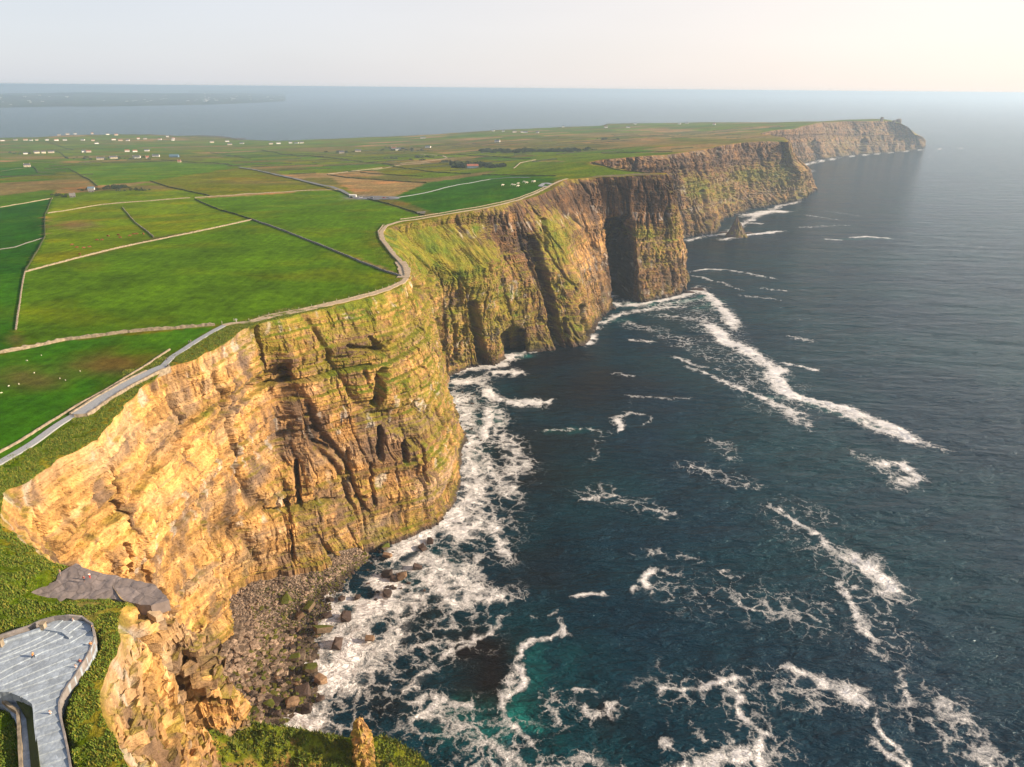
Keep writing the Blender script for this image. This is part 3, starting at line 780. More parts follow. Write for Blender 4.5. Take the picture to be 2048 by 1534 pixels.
# ---- colour of the land: the named fields near the cliff, a patchwork further off
G1 = np.array([.068, .140, .0005]); G2 = np.array([.110, .170, .001]); G3 = np.array([.030, .105, .0005]); GY = np.array([.14, .16, .006])
GO = np.array([.105, .105, .022]); TN = np.array([.27, .185, .07]); BR = np.array([.16, .12, .04]); GD = np.array([.020, .088, .002]); PK = np.array([.27, .20, .14])
FIELDS = [
 ([(50,545),(280,487),(505,440),(800,552),(822,556),(800,580),(500,645),(430,650),(130,680),(40,690),(32,660)], G1),
 ([(-200,700),(-200,560),(50,545),(32,660),(20,705)], G3),
 ([(-300,730),(0,708),(130,682),(430,652),(330,735),(150,832),(0,925),(-300,1100)], G3 * 1.15),
 ([(95,427),(245,412),(308,475),(150,518),(50,545),(90,475)], G2),
 ([(245,412),(390,398),(505,440),(308,475)], G2 * 1.05),
 ([(-200,430),(0,415),(105,397),(90,430),(90,475),(50,545),(-200,560)], GD),  # shade over the left field, painted as a darker green
 ([(390,398),(680,380),(735,398),(850,433),(850,441),(775,455),(776,480),(822,530),(828,556),(505,440)], G1 * 1.06),
 ([(105,397),(300,365),(420,392),(390,398),(95,427)], G2),
 ([(-200,395),(0,385),(110,375),(105,397),(0,415),(-200,430)], G1),
 ([(300,362),(480,335),(650,372),(680,378),(420,392)], GY * .85),
 ([(190,372),(180,358),(140,338),(320,322),(480,335),(300,362)], G1 * 1.1),
 ([(-200,378),(0,365),(180,358),(195,373),(110,378),(0,392),(-200,400)], BR * 1.1),
 ([(-200,345),(65,333),(77,346),(0,357),(-200,370)], G3),
 ([(660,352),(771,361),(853,366),(780,396),(715,393)], TN),
 ([(780,398),(920,368),(980,357),(1112,356),(1105,370),(1040,398),(880,430),(850,433)], G3),
 ([(853,366),(964,350),(1112,352),(980,357),(860,383),(780,396)], G3 * 1.1),
 ([(735,396),(790,398),(880,430),(850,433)], GO),
 ([(1010,350),(1112,352),(1190,350),(1300,346),(1190,328),(1180,325),(1072,322),(964,350)], G2 * .9),
 ([(1027,337),(1072,320),(1190,325),(1200,318),(1345,305),(1220,306),(1080,308)], G2 * .85),
 ([(1110,370),(1135,358),(1200,354),(1330,348),(1290,346),(1190,352),(1120,362)], PK * .7),
 ([(160,1300),(130,1125),(0,1040),(-100,1000),(-100,1560),(300,1560),(240,1400)], G1 * .72),
]
EXTRA = [(150,450,45,9,BR), (30,680,25,12,GO), (720,395,30,4,np.array([.2,.2,.2])), (1205,362,35,3,np.array([.45,.45,.45])), (1150,365,25,5,PK), (200,378,90,4,BR*.6), (300,375,60,5,BR),
         (1250,285,180,6,BR*1.1), (1300,270,160,4,BR*1.2), (1100,293,180,7,GO), (980,288,90,4,BR), (640,300,70,4,BR), (750,305,90,4,GO), (60,315,70,4,BR*1.2), (1450,275,90,4,BR*1.3), (520,365,110,5,GO*1.2),
         (220,730,110,25,GO*.7), (60,760,80,25,GO*.7), (850,300,60,3,BR)]
gpx, gpy, _ = project(GV)
vx, vy = GV[:, 0], GV[:, 1]
# patchwork: a warped lattice of fields
def lattice(x, y):
    a = .42; u = x * math.cos(a) + y * math.sin(a); v = -x * math.sin(a) + y * math.cos(a)
    u = u + 50 * perlin(x / 420, y / 420, 0, 61); v = v + 50 * perlin(x / 420, y / 420, 0, 62)
    kv = np.floor(v / 105); uu = u / (150 + 90 * hsh(kv, 71)) + 5 * hsh(kv, 72)
    return kv, np.floor(uu), v / 105 - kv, uu - np.floor(uu)
kv, ku, _, _ = lattice(vx, vy)
h1, h2 = hsh(kv, ku, 81), hsh(kv, ku, 82)
moor = sstep(-700, 1500, vx - .1 * vy) * .35
tint = np.where((h1 > .78 - moor)[:, None], np.where((h2 > .55)[:, None], BR * 1.15, GO * 1.1), np.where((h2 > .5)[:, None], G2 * .85, np.where((h2 > .25)[:, None], GY * .75, G1 * .85)))
tint = tint * (.85 + .3 * hsh(kv, ku, 83))[:, None]
tint = np.where((h2 > .93)[:, None], TN * .9, tint)
for pl, c in FIELDS:
    mk = inside(gpx, gpy, pl); tint[mk] = c
for cx, cy, rx, ry, c in EXTRA:
    f = np.clip(1.25 * np.exp(-(((gpx - cx) / rx) ** 2 + ((gpy - cy) / ry) ** 2)) - .1 + .3 * fbm(vx / 15, vy / 15, 0, 3, 9), 0, 1) * (((gpx - cx) / rx) ** 2 + ((gpy - cy) / ry) ** 2 < 4)
    tint = mix(tint, c, f)
ed = seg_dist(vx, vy, edge[::6])[0]
dist = np.hypot(vx, vy)
rough = sstep(22, 7, ed + 5 * perlin(vx / 10, vy / 10)) * sstep(2200, 900, dist)
prom = inside(gpx, gpy, FIELDS[-1][0])
rough = np.maximum(rough, prom * 1.0)
tint = mix(tint, np.array([.085, .105, .008]), rough * np.clip(.55 + .6 * fbm(vx / 7, vy / 7, 0, 3, 12), 0, 1) * (1 - .25 * prom))
tint = mix(tint, OLIVE * 1.1, sstep(6, 1, ed + 2 * perlin(vx / 3, vy / 3)) * .8)
mot = fbm(vx / 45, vy / 45, 0, 5, 14); tint *= (1 + .26 * mot * sstep(0, 50, ed))[:, None]
tint = mix(tint, tint * np.array([1.9, 1.12, 1.0]), np.clip(.9 * fbm(vx / 80, vy / 50, 0, 4, 17), 0, 1))
shade = np.exp(-((vx * .0)) ) * 0
sh_d = seg_dist(vx, vy, [p[:2] for p in SHORE_W])[0]
tint = mix(tint, np.array([.05, .04, .035]), sstep(22, 8, sh_d) * .8)
e1 = V2[F2[:, 1]] - V2[F2[:, 0]]; e2 = V2[F2[:, 2]] - V2[F2[:, 0]]
if (e1[:, 0] * e2[:, 1] - e1[:, 1] * e2[:, 0]).mean() < 0: F2 = F2[:, ::-1]
GV[:, 2] += rough * .35 * fbm(vx / 2.2, vy / 2.2, 0, 2, 15) * (ed > 1.5)
ground = mesh_obj('ground', GV, np.ascontiguousarray(F2), M_GROUND, None, True, np.clip(tint, .003, .8), {'rough': rough})
tag(ground, kind='structure')
# low shore bank towards the bay
sb = [p for p in shore_pts[::1]] + [tuple(back[0]), tuple(back[1])]
sbv = []
for x, y in sb:
    z = float(land_h(x, y)[0]); sbv += [(x, y, z), (x - 2, y + 12 + z * .5, -3)]
f = [(2 * i, 2 * i + 1, 2 * i + 3, 2 * i + 2) for i in range(len(sb) - 1)]
tag(mesh_obj('shore_bank', sbv, f, simple_mat('dark shore rock', (.10, .085, .07), .9, .4, .05)), kind='structure')

# ================================================================ THE SEA
FOAM = [  # pixels of the photograph, width in metres, strength
 ([(1395,575),(1425,600),(1450,625),(1475,662)],11,.95),([(1410,640),(1450,680),(1500,705),(1545,735),(1560,775),(1590,805)],13,1.05),([(1540,760),(1590,795),(1650,805),(1720,828),(1800,860),(1840,880),(1875,897)],8,1.15),
 ([(1600,795),(1680,822),(1760,858),(1850,890)],9,.75),([(1540,725),(1600,730),(1640,742)],3,.8),([(1385,735),(1440,760),(1500,785),(1560,815),(1620,835)],5,.7),([(1560,815),(1600,835),(1620,860)],8,.5),([(1340,712),(1400,730),(1440,738)],4,.6),
 ([(1375,545),(1410,538),(1460,540),(1500,548),(1555,558)],4,.8),([(1380,550),(1440,565),(1480,580)],3,.6),([(1470,590),(1560,600)],4,.45),([(1520,575),(1575,582)],4,.4),
 ([(1220,603),(1240,612),(1270,612),(1310,604),(1350,594),(1390,583),(1412,576)],7,1.05),([(1240,600),(1300,618),(1370,600),(1430,600)],14,.42),([(1190,650),(1215,640),(1240,628),(1300,618),(1380,612)],7,.7),([(1180,660),(1200,655)],8,.8),
 ([(1250,680),(1310,685)],5,.6),([(1220,640),(1300,660),(1380,690),(1420,720)],16,.3),([(1300,630),(1400,640),(1450,690)],16,.38),
 ([(1700,475),(1735,473),(1785,477)],6,1.),([(1645,478),(1680,480)],6,.9),([(1440,480),(1500,470),(1565,462)],9,1.),([(1490,432),(1530,425),(1570,422)],20,1.1),([(1500,445),(1530,448)],10,.6),([(1370,482),(1400,474)],8,.8),
 ([(1400,474),(1450,468),(1500,440),(1560,412),(1606,402)],10,.7),([(1560,590),(1640,690)],2,.1),([(1580,672),(1640,685)],5,.45),([(1610,430),(1680,440)],8,.3),([(1590,455),(1700,450)],10,.25),([(1640,420),(1720,432)],9,.2),
 ([(1595,333),(1640,322),(1680,316)],14,.9),([(1680,315),(1760,306),(1850,299)],14,.85),([(1745,315),(1800,318)],10,.6),([(1850,299),(1930,296)],14,.5),([(1600,345),(1650,340)],12,.4),
 ([(1540,1010),(1580,1032),(1620,1055),(1660,1085),(1690,1110)],4,.72),([(1690,1110),(1730,1130),(1770,1165),(1790,1190)],10,.95),([(1710,1110),(1760,1150),(1785,1200)],11,.7),([(1670,1155),(1700,1195),(1715,1240),(1755,1280)],4,.72),([(1700,1190),(1720,1170)],3,.6),
 ([(1750,1290),(1760,1330)],4,.3),([(1815,1350),(1820,1385),(1800,1410)],4,.6),([(1285,1383),(1380,1378),(1440,1365),(1500,1360)],3,.62),([(1430,1370),(1480,1362)],4,.7),([(1560,1340),(1620,1352),(1680,1385),(1750,1420)],5.,.75),([(1680,1380),(1750,1410)],8,.6),
 ([(1750,1415),(1775,1465),(1800,1500),(1822,1534)],2.2,.8),([(1450,1375),(1500,1405),(1498,1440),(1525,1472),(1500,1510),(1530,1560)],3,.72),([(1350,1534),(1400,1520),(1450,1508),(1500,1520)],6,.72),([(1880,1385),(1920,1430),(1960,1480),(1990,1560)],8,.5),([(1740,1480),(1800,1530),(1850,1560)],4,.7),
 ([(1305,1140),(1300,1165),(1315,1185)],4,.9),([(1265,1198),(1285,1180)],2.5,.7),([(1320,1140),(1370,1150)],4,.4),([(1440,1140),(1465,1165)],5,.6),([(1465,1190),(1490,1212),(1540,1205)],3,.5),([(1480,1200),(1580,1230),(1650,1250)],10,.38),([(1580,1200),(1600,1230)],4,.5),
 ([(1112,1215),(1100,1228),(1060,1235)],1.5,.5),([(1122,1240),(1140,1255),(1130,1268),(1105,1280),(1060,1290),(1045,1300),(1040,1315),(1022,1328)],2.2,.9),([(1022,1328),(1040,1345),(1055,1360),(1030,1385),(1005,1405)],3.2,.8),([(1005,1400),(1015,1440),(1035,1475),(1060,1505)],3,.75),([(1020,1345),(1010,1380),(1000,1410)],5,.6),
 ([(1130,1195),(1155,1188),(1180,1182),(1210,1190)],1.8,.8),([(1150,1388),(1190,1385),(1200,1395)],2.2,.7),([(1165,1425),(1190,1440),(1230,1420),(1245,1405)],3.2,.6),([(1100,1385),(1130,1400),(1120,1450)],6,.36),
 ([(1120,1520),(1170,1505),(1230,1525),(1280,1545)],4,.6),([(1060,1560),(1000,1500),(950,1470),(880,1430),(800,1430)],9,.48),([(780,1400),(850,1385),(900,1410),(960,1425)],4,.62),([(800,1450),(860,1410),(850,1400)],4,.7),([(1200,1534),(1100,1534),(1000,1545),(900,1534)],8,.45),
 ([(1310,1300),(1330,1500)],2,.1),([(1315,1495),(1340,1490)],2.5,.6),([(1380,1440),(1400,1480)],3,.4),
 ([(1745,925),(1800,930),(1830,955),(1795,975)],8,.85),([(1700,900),(1790,960)],9,.35),([(1375,925),(1385,935),(1405,940),(1425,950)],3,.6),([(1430,880),(1470,920)],12,.25),
 ([(1240,840),(1245,860)],3,1.),([(1225,838),(1260,825),(1295,835),(1290,850)],2.5,.6),([(1080,862),(1140,860),(1200,862),(1230,862)],3,.5),([(1170,935),(1260,800)],3,.2),([(1150,998),(1200,998),(1225,990)],3,.55),([(1160,980),(1230,975)],8,.25),([(1295,1020),(1345,1025),(1310,1045)],4,.5),
 ([(1225,745),(1275,752)],3,.5),([(1250,790),(1340,798)],3,.45),([(1340,795),(1380,795)],3,.4),([(1200,600),(1230,592)],5,.8),([(1270,1110),(1330,1105),(1400,1115)],5,.3),([(1530,980),(1500,970),(1440,960)],6,.3),
 # along the foot of the near cliffs
 ([(893,752),(945,737),(1000,728),(1040,708)],7,1.06),([(1040,705),(1080,702)],5,0.86),([(1175,692),(1190,668)],5,0.96),([(975,748),(1020,742),(1045,748)],9,0.91),([(970,770),(975,790),(1010,800),(1050,806),(1085,806)],8,1.01),([(1085,806),(1110,802)],3,0.76),
 ([(905,770),(920,820),(935,880),(935,950),(950,1010),(930,1060),(890,1090)],17,0.78),([(905,770),(945,760),(975,765)],12,0.88),([(985,815),(975,850),(965,880)],5,1.11),([(985,800),(1000,860),(1030,920),(1020,960)],12,0.58),([(960,880),(1020,900)],8,0.46),
 ([(925,1010),(905,1040),(860,1070),(800,1100),(760,1120)],11,1.06),([(960,900),(1000,960),(1035,1000)],10,0.61),([(990,960),(1035,975),(1010,1000)],3,0.76),([(960,1040),(1000,1080),(1020,1120)],6,0.78),([(1000,1080),(1020,1115)],3,0.86),([(960,1100),(940,1150),(960,1190),(1010,1190)],10,0.66),
 ([(740,1160),(790,1170),(760,1210),(735,1250)],9,1.15),([(735,1250),(700,1300),(690,1340),(650,1370),(600,1410),(560,1440)],9,1.06),([(800,1120),(860,1140),(900,1170),(930,1220)],16,0.74),([(780,1200),(800,1250),(760,1300),(720,1360),(680,1420)],14,0.66),([(850,1170),(820,1230)],14,0.66),
 ([(660,1160),(655,1200),(665,1240),(640,1280)],9,0.96),([(640,1280),(620,1310),(640,1340),(660,1380),(620,1410)],9,1.01),([(600,1410),(620,1440),(640,1470),(560,1450),(540,1440)],12,0.91),([(680,1180),(720,1220),(700,1260),(660,1310)],10,0.86),
 ([(870,1330),(890,1300),(960,1270),(1020,1230)],2.5,0.71),([(800,1300),(850,1290),(930,1280)],3,0.56),([(760,1380),(820,1360),(880,1340)],3,0.54),([(900,1200),(960,1180),(1010,1190)],5,0.66),([(880,1290),(905,1310)],2,0.56),
 ([(905,770),(940,900),(960,1010),(930,1080),(850,1120),(790,1200),(760,1300),(700,1400)],34,.30),([(860,1150),(900,1250),(960,1200)],24,.28),([(1060,1534),(900,1450),(780,1440)],20,.28),([(1380,600),(1480,720),(1600,840)],40,.2),([(1560,1000),(1700,1150),(1790,1330)],26,.17),([(1300,1160),(1500,1200),(1700,1260)],24,.15),([(1300,1380),(1500,1370),(1700,1400)],12,.3),([(1150,980),(1250,1010),(1350,1030)],14,.2),([(1350,930),(1500,960)],14,.17),([(1500,1400),(1500,1534)],14,.3),([(1850,1400),(1990,1560)],18,.24),
 # streaks far out and in the bay
 ([(1130,248),(1200,243)],40,.0),([(1880,480),(1990,500)],12,.12),
]
AQUA = [([(1240,610),(1300,610),(1380,600),(1410,590)],9,1.),([(1440,600),(1400,620)],14,.6),([(1040,1400),(1050,1440),(1075,1470)],10,1.),([(1100,1390),(1090,1330),(1060,1310)],13,.42),([(1100,865),(1160,862),(1200,860)],6,.55),([(985,815),(1000,850)],7,.7),([(930,800),(940,880),(960,950)],12,.4),
        ([(880,1430),(960,1450),(1040,1500)],14,.55),([(1030,712),(1060,712)],8,.8),([(1640,479),(1785,477)],7,.7),([(1500,790),(1600,800),(1800,868)],6,.5),([(820,1120),(900,1150)],25,.25),([(1200,640),(1260,640)],10,.6),([(640,1250),(680,1200)],12,.35)]
DARK_WATER = [([(1000,740),(1080,720),(1180,700)],55,.75),([(1050,800),(1150,780),(1250,740)],55,.7),([(1080,1000),(1050,900),(1120,850)],50,.6),([(880,1310),(960,1290),(980,1400),(900,1400)],18,1.),([(1200,1420),(1230,1430)],10,.8),([(800,1250),(900,1250)],30,.5),  # dark water patches; in the bays the cliffs' brown reflection, painted in
           ([(1400,500),(1450,480)],70,.6),([(1600,345),(1700,330)],70,.5),([(1060,1100),(1080,1180)],40,.5),([(780,1390),(740,1440)],14,.6)]
def sea_mask(x, y, L, soft=1.0):
    out = np.zeros(x.shape)
    for pl, w, s in L:
        if s < .05: continue
        pw = [P(a, b, 0)[:2] for a, b in pl]; pw = np.array(pw)
        x0, x1 = pw[:, 0].min() - 3 * w, pw[:, 0].max() + 3 * w; y0, y1 = pw[:, 1].min() - 3 * w, pw[:, 1].max() + 3 * w
        mk = (x > x0) & (x < x1) & (y > y0) & (y < y1)
        if not mk.any(): continue
        d, t = seg_dist(x[mk], y[mk], pw)
        d = d * (1 + .5 * perlin(x[mk] / w / 1.6, y[mk] / w / 1.6, 0, 3)) * 1.12
        v = s * np.exp(-(d / w) ** 2 * soft) * (.35 + .65 * sstep(-.02, .12, t) * sstep(1.02, .88, t))
        out[mk] = np.maximum(out[mk], v)
    return out
th = np.concatenate([np.arange(-180, -42, 4.0), np.arange(-42, 41.9, .17), np.arange(42, 181, 4.0)])
rr = np.concatenate([np.exp(np.arange(math.log(90), math.log(2600), .0042)), np.exp(np.arange(math.log(2600), math.log(118000), .03))])
A, B = np.meshgrid(np.radians(th), rr, indexing='ij')
sx, sy = np.sin(A) * B, np.cos(A) * B
wx, wy = sx + 7 * perlin(sx / 30, sy / 22, 0, 91) + 1.5 * perlin(sx / 6, sy / 6, 0, 92), sy + 6 * perlin(sx / 22, sy / 22, 5, 93) + 2 * perlin(sx / 6, sy / 6, 0, 94)
foam = sea_mask(wx.ravel(), wy.ravel(), FOAM).reshape(sx.shape)
aqua = sea_mask(wx.ravel(), wy.ravel(), AQUA).reshape(sx.shape)
sea_dark = sea_mask(wx.ravel(), wy.ravel(), DARK_WATER).reshape(sx.shape)
nr = sstep(2600, 900, B)
cx_, cy_ = sx * math.cos(.15) + sy * math.sin(.15), -sx * math.sin(.15) + sy * math.cos(.15)
sz = nr * (.32 * fbm(cx_ / 26, cy_ / 11, 0, 3, 95) + .35 * perlin(cx_ / 90, cy_ / 34, 0, 96))
sz += nr * foam * (.5 + .5 * fbm(sx / 7, sy / 7, 0, 3, 97))
sea = mesh_obj('sea', np.stack([sx, sy, sz], -1).reshape(-1, 3), grid_faces(*sx.shape), M_SEA, None, True, None, {'foam': foam.ravel(), 'aqua': aqua.ravel(), 'shallow': sea_dark.ravel()})  # the shallow attribute carries the painted dark water
tag(sea, kind='structure')
# the hole under the camera, closed so that the sheet is whole
tag(mesh_obj('sea', np.array([(math.sin(a) * 90, math.cos(a) * 90, 0) for a in np.linspace(0, 2 * math.pi, 24, endpoint=False)]), [tuple(range(23, -1, -1))], M_SEA, None, True, None, {'foam': np.zeros(24), 'aqua': np.zeros(24), 'shallow': np.zeros(24)}), kind='structure')

# ================================================================ BEACH
BCH = [(392,1440),(388,1370),(400,1325),(470,1272),(445,1195),(500,1156),(590,1137),(650,1128),(722,1104)]
WL = [(560,1470),(560,1440),(610,1395),(612,1330),(628,1290),(640,1240),(650,1200),(690,1160),(715,1135),(742,1112)]
bi = np.array([P(*p, 5.0)[:2] for p in BCH]); wi = np.array([P(*p, 0.0)[:2] for p in WL])
nb1, nb2 = 240, 150
s1 = np.linspace(0, 1, nb1)
def along(pts, s):
    L = np.concatenate([[0], np.cumsum(np.hypot(*np.diff(pts, axis=0).T))]); L /= L[-1]
    return np.stack([np.interp(s, L, pts[:, k]) for k in range(2)], 1)
A_, B_ = along(bi, s1), along(wi, s1)
inn = A_ + (A_ - B_) * 0 + np.array([-25, 8])
tv_ = np.linspace(-.35, 1.25, nb2)
bx = A_[:, None, 0] + (B_ - A_)[:, None, 0] * tv_[None]; by = A_[:, None, 1] + (B_ - A_)[:, None, 1] * tv_[None]
def beach_z(x, y, t):
    return 6.8 - 6.9 * np.clip(t, -.3, 2) ** .9 if np.isscalar(t) else 6.5 - 6.6 * np.sign(t) * np.abs(t) ** .9
bz = beach_z(bx, by, np.broadcast_to(tv_, bx.shape)) + 1.1 * fbm(bx / 14, by / 14, 0, 4, 111) + .45 * fbm(bx / 2.5, by / 2.5, 0, 3, 112)
bz = np.where(tv_ > 1.15, bz - 1.5, bz)
sb_ = np.broadcast_to(s1[:, None], bx.shape)
wetb = sstep(.55, 1.0, tv_[None] + .2 * fbm(bx / 12, by / 12, 0, 2, 113))
bc = mix(np.broadcast_to(np.array([.26, .20, .155]), bx.shape + (3,)), np.array([.10, .078, .06]), np.clip(wetb + .6 * sstep(.5, .2, sb_), 0, 1))
bc = mix(bc, np.array([.09, .09, .02]), np.clip(sstep(.0, .5, fbm(bx / 9, by / 9, 0, 3, 114) + .5 * np.exp(-((tv_[None] - .75) / .2) ** 2) - .25), 0, 1) * .8)
def shingle():
    m, nt, b = new_mat('shingle')
    at = N(nt, 'ShaderNodeAttribute', attribute_name='tint'); pos = geo_pos(nt)
    v = N(nt, 'ShaderNodeTexVoronoi'); v.inputs['Scale'].default_value = 1.1; nt.links.new(pos, v.inputs['Vector'])
    v2 = N(nt, 'ShaderNodeTexVoronoi', feature='DISTANCE_TO_EDGE'); v2.inputs['Scale'].default_value = 1.1; nt.links.new(pos, v2.inputs['Vector'])
    sx_ = N(nt, 'ShaderNodeSeparateColor'); nt.links.new(v.outputs['Color'], sx_.inputs[0])
    f = math_(nt, 'MULTIPLY', maprange(nt, sx_.outputs[0], 0, 1, .5, 1.6, False), maprange(nt, v2.outputs[0], 0, .22, .35, 1.0))
    vm = N(nt, 'ShaderNodeVectorMath', operation='SCALE'); nt.links.new(at.outputs['Color'], vm.inputs[0]); nt.links.new(f, vm.inputs['Scale'])
    nt.links.new(vm.outputs[0], b.inputs['Base Color']); b.inputs['Roughness'].default_value = .85; b.inputs['Specular IOR Level'].default_value = .25
    bump(nt, b, v2.outputs[0], 1.0, .8); return m
M_SHINGLE = shingle()
beach = mesh_obj('beach', np.stack([bx, by, bz], -1).reshape(-1, 3), grid_faces(nb1, nb2), M_SHINGLE, None, True, bc.reshape(-1, 3))
tag(beach, kind='structure')

# ---- stones
def rock_mesh(name, seed, mat, sub=2, sq=.75):
    """an angular block: a box-like hull cut by random planes"""
    r = np.random.RandomState(seed); bm = bmesh.new()
    pts_ = []
    for a in (-1, 1):
        for b in (-1, 1):
            for c in (-1, 1):
                if r.rand() < .1 and sub: continue
                pts_.append((a * r.uniform(.5, .9), b * r.uniform(.5, .9) * .85, c * r.uniform(.5, .9) * sq))
    for _ in range(3 + sub * 6):
        v = r.normal(size=3); v /= np.linalg.norm(v); v *= r.uniform(.85, 1.02); pts_.append((v[0], v[1] * .85, v[2] * sq))
    for p in pts_: bm.verts.new(p)
    bmesh.ops.convex_hull(bm, input=bm.verts)
    bmesh.ops.delete(bm, geom=[v for v in bm.verts if not v.link_faces], context='VERTS')
    me = bpy.data.meshes.new(name); bm.to_mesh(me); bm.free(); me.materials.append(mat); return me
def stone_mat(name, c, moss=0.0, mc=(.085, .10, .01)):
    m, nt, b = new_mat(name); pos = geo_pos(nt); oi = N(nt, 'ShaderNodeObjectInfo')
    n = noise(nt, pos, .8, 5, .65)
    f = math_(nt, 'MULTIPLY', maprange(nt, n.outputs[0], .3, .7, .65, 1.35, False), maprange(nt, oi.outputs['Random'], 0, 1, .7, 1.3, False))
    vm = N(nt, 'ShaderNodeVectorMath', operation='SCALE'); vm.inputs[0].default_value = c; nt.links.new(f, vm.inputs['Scale'])
    col_ = vm.outputs[0]
    if moss:
        g = N(nt, 'ShaderNodeNewGeometry'); s = N(nt, 'ShaderNodeSeparateXYZ'); nt.links.new(g.outputs['Normal'], s.inputs[0])
        k = maprange(nt, math_(nt, 'ADD', s.outputs[2], math_(nt, 'MULTIPLY', n.outputs[0], .6)), 1.25 - moss, 1.45 - moss)
        col_ = mixc(nt, k, col_, mc)
    nt.links.new(col_, b.inputs['Base Color']); b.inputs['Roughness'].default_value = .8; b.inputs['Specular IOR Level'].default_value = .3
    bump(nt, b, n.outputs[0], 1.0, .3); return m
M_ST1 = stone_mat('brown boulder', (.19, .12, .07)); M_ST2 = stone_mat('mossy boulder', (.13, .09, .055), .55); M_ST3 = stone_mat('wet dark boulder', (.060, .040, .032)); M_ST4 = stone_mat('pale boulder', (.36, .27, .19))
RK = {k: [rock_mesh('boulder', 300 + i + 20 * j, m, 2) for i in range(6)] for j, (k, m) in enumerate({'brown': M_ST1, 'moss': M_ST2, 'wet': M_ST3, 'pale': M_ST4}.items())}
def boulder(px, py, z, size, kind, label, group, flat=.8):
    size *= .66 if group else .82
    p = P(px, py, z); me = RK[kind][random.randrange(6)]
    o = bpy.data.objects.new('boulder', me); o.location = (p[0], p[1], p[2] + size * .12)
    o.scale = (size * random.uniform(.5, .66), size * random.uniform(.45, .6), size * random.uniform(.4, .55) * flat)
    o.rotation_euler = (random.uniform(-.35, .35), random.uniform(-.35, .35), random.uniform(0, 6.28)); link(o)
    return tag(o, label, 'boulder', group)
big = [(645,1262,11.5,'moss','largest boulder on the beach, square with a flat green weedy top at the waterline'),(620,1340,10,'moss','dark block with green top just inside the surf below the biggest green one'),
 (640,1362,8.5,'brown','broken brown block standing with cracks at the surf line'),(607,1385,9.5,'wet','tall dark leaning block at the water edge, lower beach'),(585,1405,8.5,'brown','reddish brown block beside the tall leaning one at the surf'),
 (552,1405,8.5,'wet','dark wet block left of the reddish one, lower beach'),(612,1420,7,'wet','low flat slab washed by foam beyond the lower blocks'),(676,1290,9,'wet','lone dark red block standing out in white foam'),
 (692,1236,8.5,'wet','rounded dark boulder surrounded by foam above the lone red block'),(655,1232,7.5,'wet','brown block at the water edge just above the green topped block'),(740,1278,6,'brown','small pale topped rock alone in the breaking wave'),
 (460,1390,7.5,'brown','square light brown boulder in the lower left of the beach'),(477,1353,6,'pale','pale pink boulder above the square light brown one'),(540,1412,7.5,'moss','green weed covered boulder at the lower tip of the beach'),
 (507,1430,7.5,'moss','mossy yellow green boulder by the grassy ridge'),(590,1317,7.5,'moss','upright boulder with a green cap in the middle of the shore rocks'),(487,1320,5.5,'brown','cluster head boulder below the cliff buttress'),
 (512,1216,6.5,'brown','lone grey brown block sitting on the fine shingle'),(775,1150,9,'wet','large red brown wet rock at the head of the surf near the cliff'),(770,1095,8.5,'moss','green tall rock leaning against the foot of the cliff'),
 (775,1112,7,'brown','brown slab below the green rock at the cliff foot'),(790,1158,8,'wet','tilted dark rock beside the large red brown one'),(804,1155,8,'brown','pink brown boulder standing in the white water'),(835,1135,6.5,'wet','round dark boulder farthest out in the white surf'),
 (775,1188,8,'wet','pointed rock in the foam below the pink brown boulder'),(860,1083,6.5,'wet','flat dark rock close off the cliff foot'),(845,1096,6,'wet','second flat dark rock off the cliff foot'),(570,1203,9,'moss','long mossy slab half sunk in the shingle'),(618,1215,7,'moss','mossy boulder with yellow weed at the top of the shore rocks'),
 (600,1232,6,'brown','brown boulder behind the waterline rocks'),(640,1400,5.5,'wet','small wet block near the lower surf'),(430,1420,7,'brown','brown boulder against the promontory at the lower edge'),(660,1200,5.5,'wet','dark boulder where the shingle meets the foam'),(716,1196,5,'wet','oval wet boulder in foam, upper surf'),(684,1198,5,'wet','low round wet rock in shallow foam, upper surf')]
for px, py, s_, k, lab in big: boulder(px, py, 1.0 if k == 'wet' else 2.0, s_, k, lab, None)
random.seed(21)
SHZ = [(390,1330),(600,1215),(640,1215),(650,1260),(612,1300),(620,1390),(560,1430),(520,1445),(392,1440)]
cnt = 0
for _ in range(4000):
    px, py = random.uniform(390, 650), random.uniform(1205, 1445)
    if not inside(np.array([px]), np.array([py]), SHZ)[0]: continue
    t = (px - 390) / 250
    if random.random() > .25 + .75 * ((py - 1250) / 190): continue
    k = random.choices(['brown', 'moss', 'wet', 'pale'], [.45, .1 + .35 * t, .1 + .45 * t, .25 * (1 - t)])[0]
    boulder(px, py, 5.0 * (1 - t) + .8, random.uniform(2.2, 5.0), k, {'brown': 'brown angular boulder among the jumbled rocks on the dark beach', 'moss': 'weed greened angular boulder among the jumbled rocks on the dark beach',
            'wet': 'wet blackish boulder among the jumbled rocks near the surf', 'pale': 'pale angular boulder among the jumbled rocks on the dark beach'}[k], 'jumbled boulders on the beach')
    o_ = COL.objects[-1]
    o_['label'] = o_['label'].replace('among the jumbled rocks on the dark beach', 'in the %s beach rocks, %s' % ('upper' if py < 1290 else 'middle' if py < 1360 else 'lower', 'close under the cliff' if px < 450 else 'half way to the surf' if px < 540 else 'close to the surf')).replace('among the jumbled rocks near the surf', 'in the %s beach rocks, %s' % ('upper' if py < 1290 else 'middle' if py < 1360 else 'lower', 'close under the cliff' if px < 450 else 'half way to the surf' if px < 540 else 'at the surf edge'))
    cnt += 1
    if cnt >= 150: break
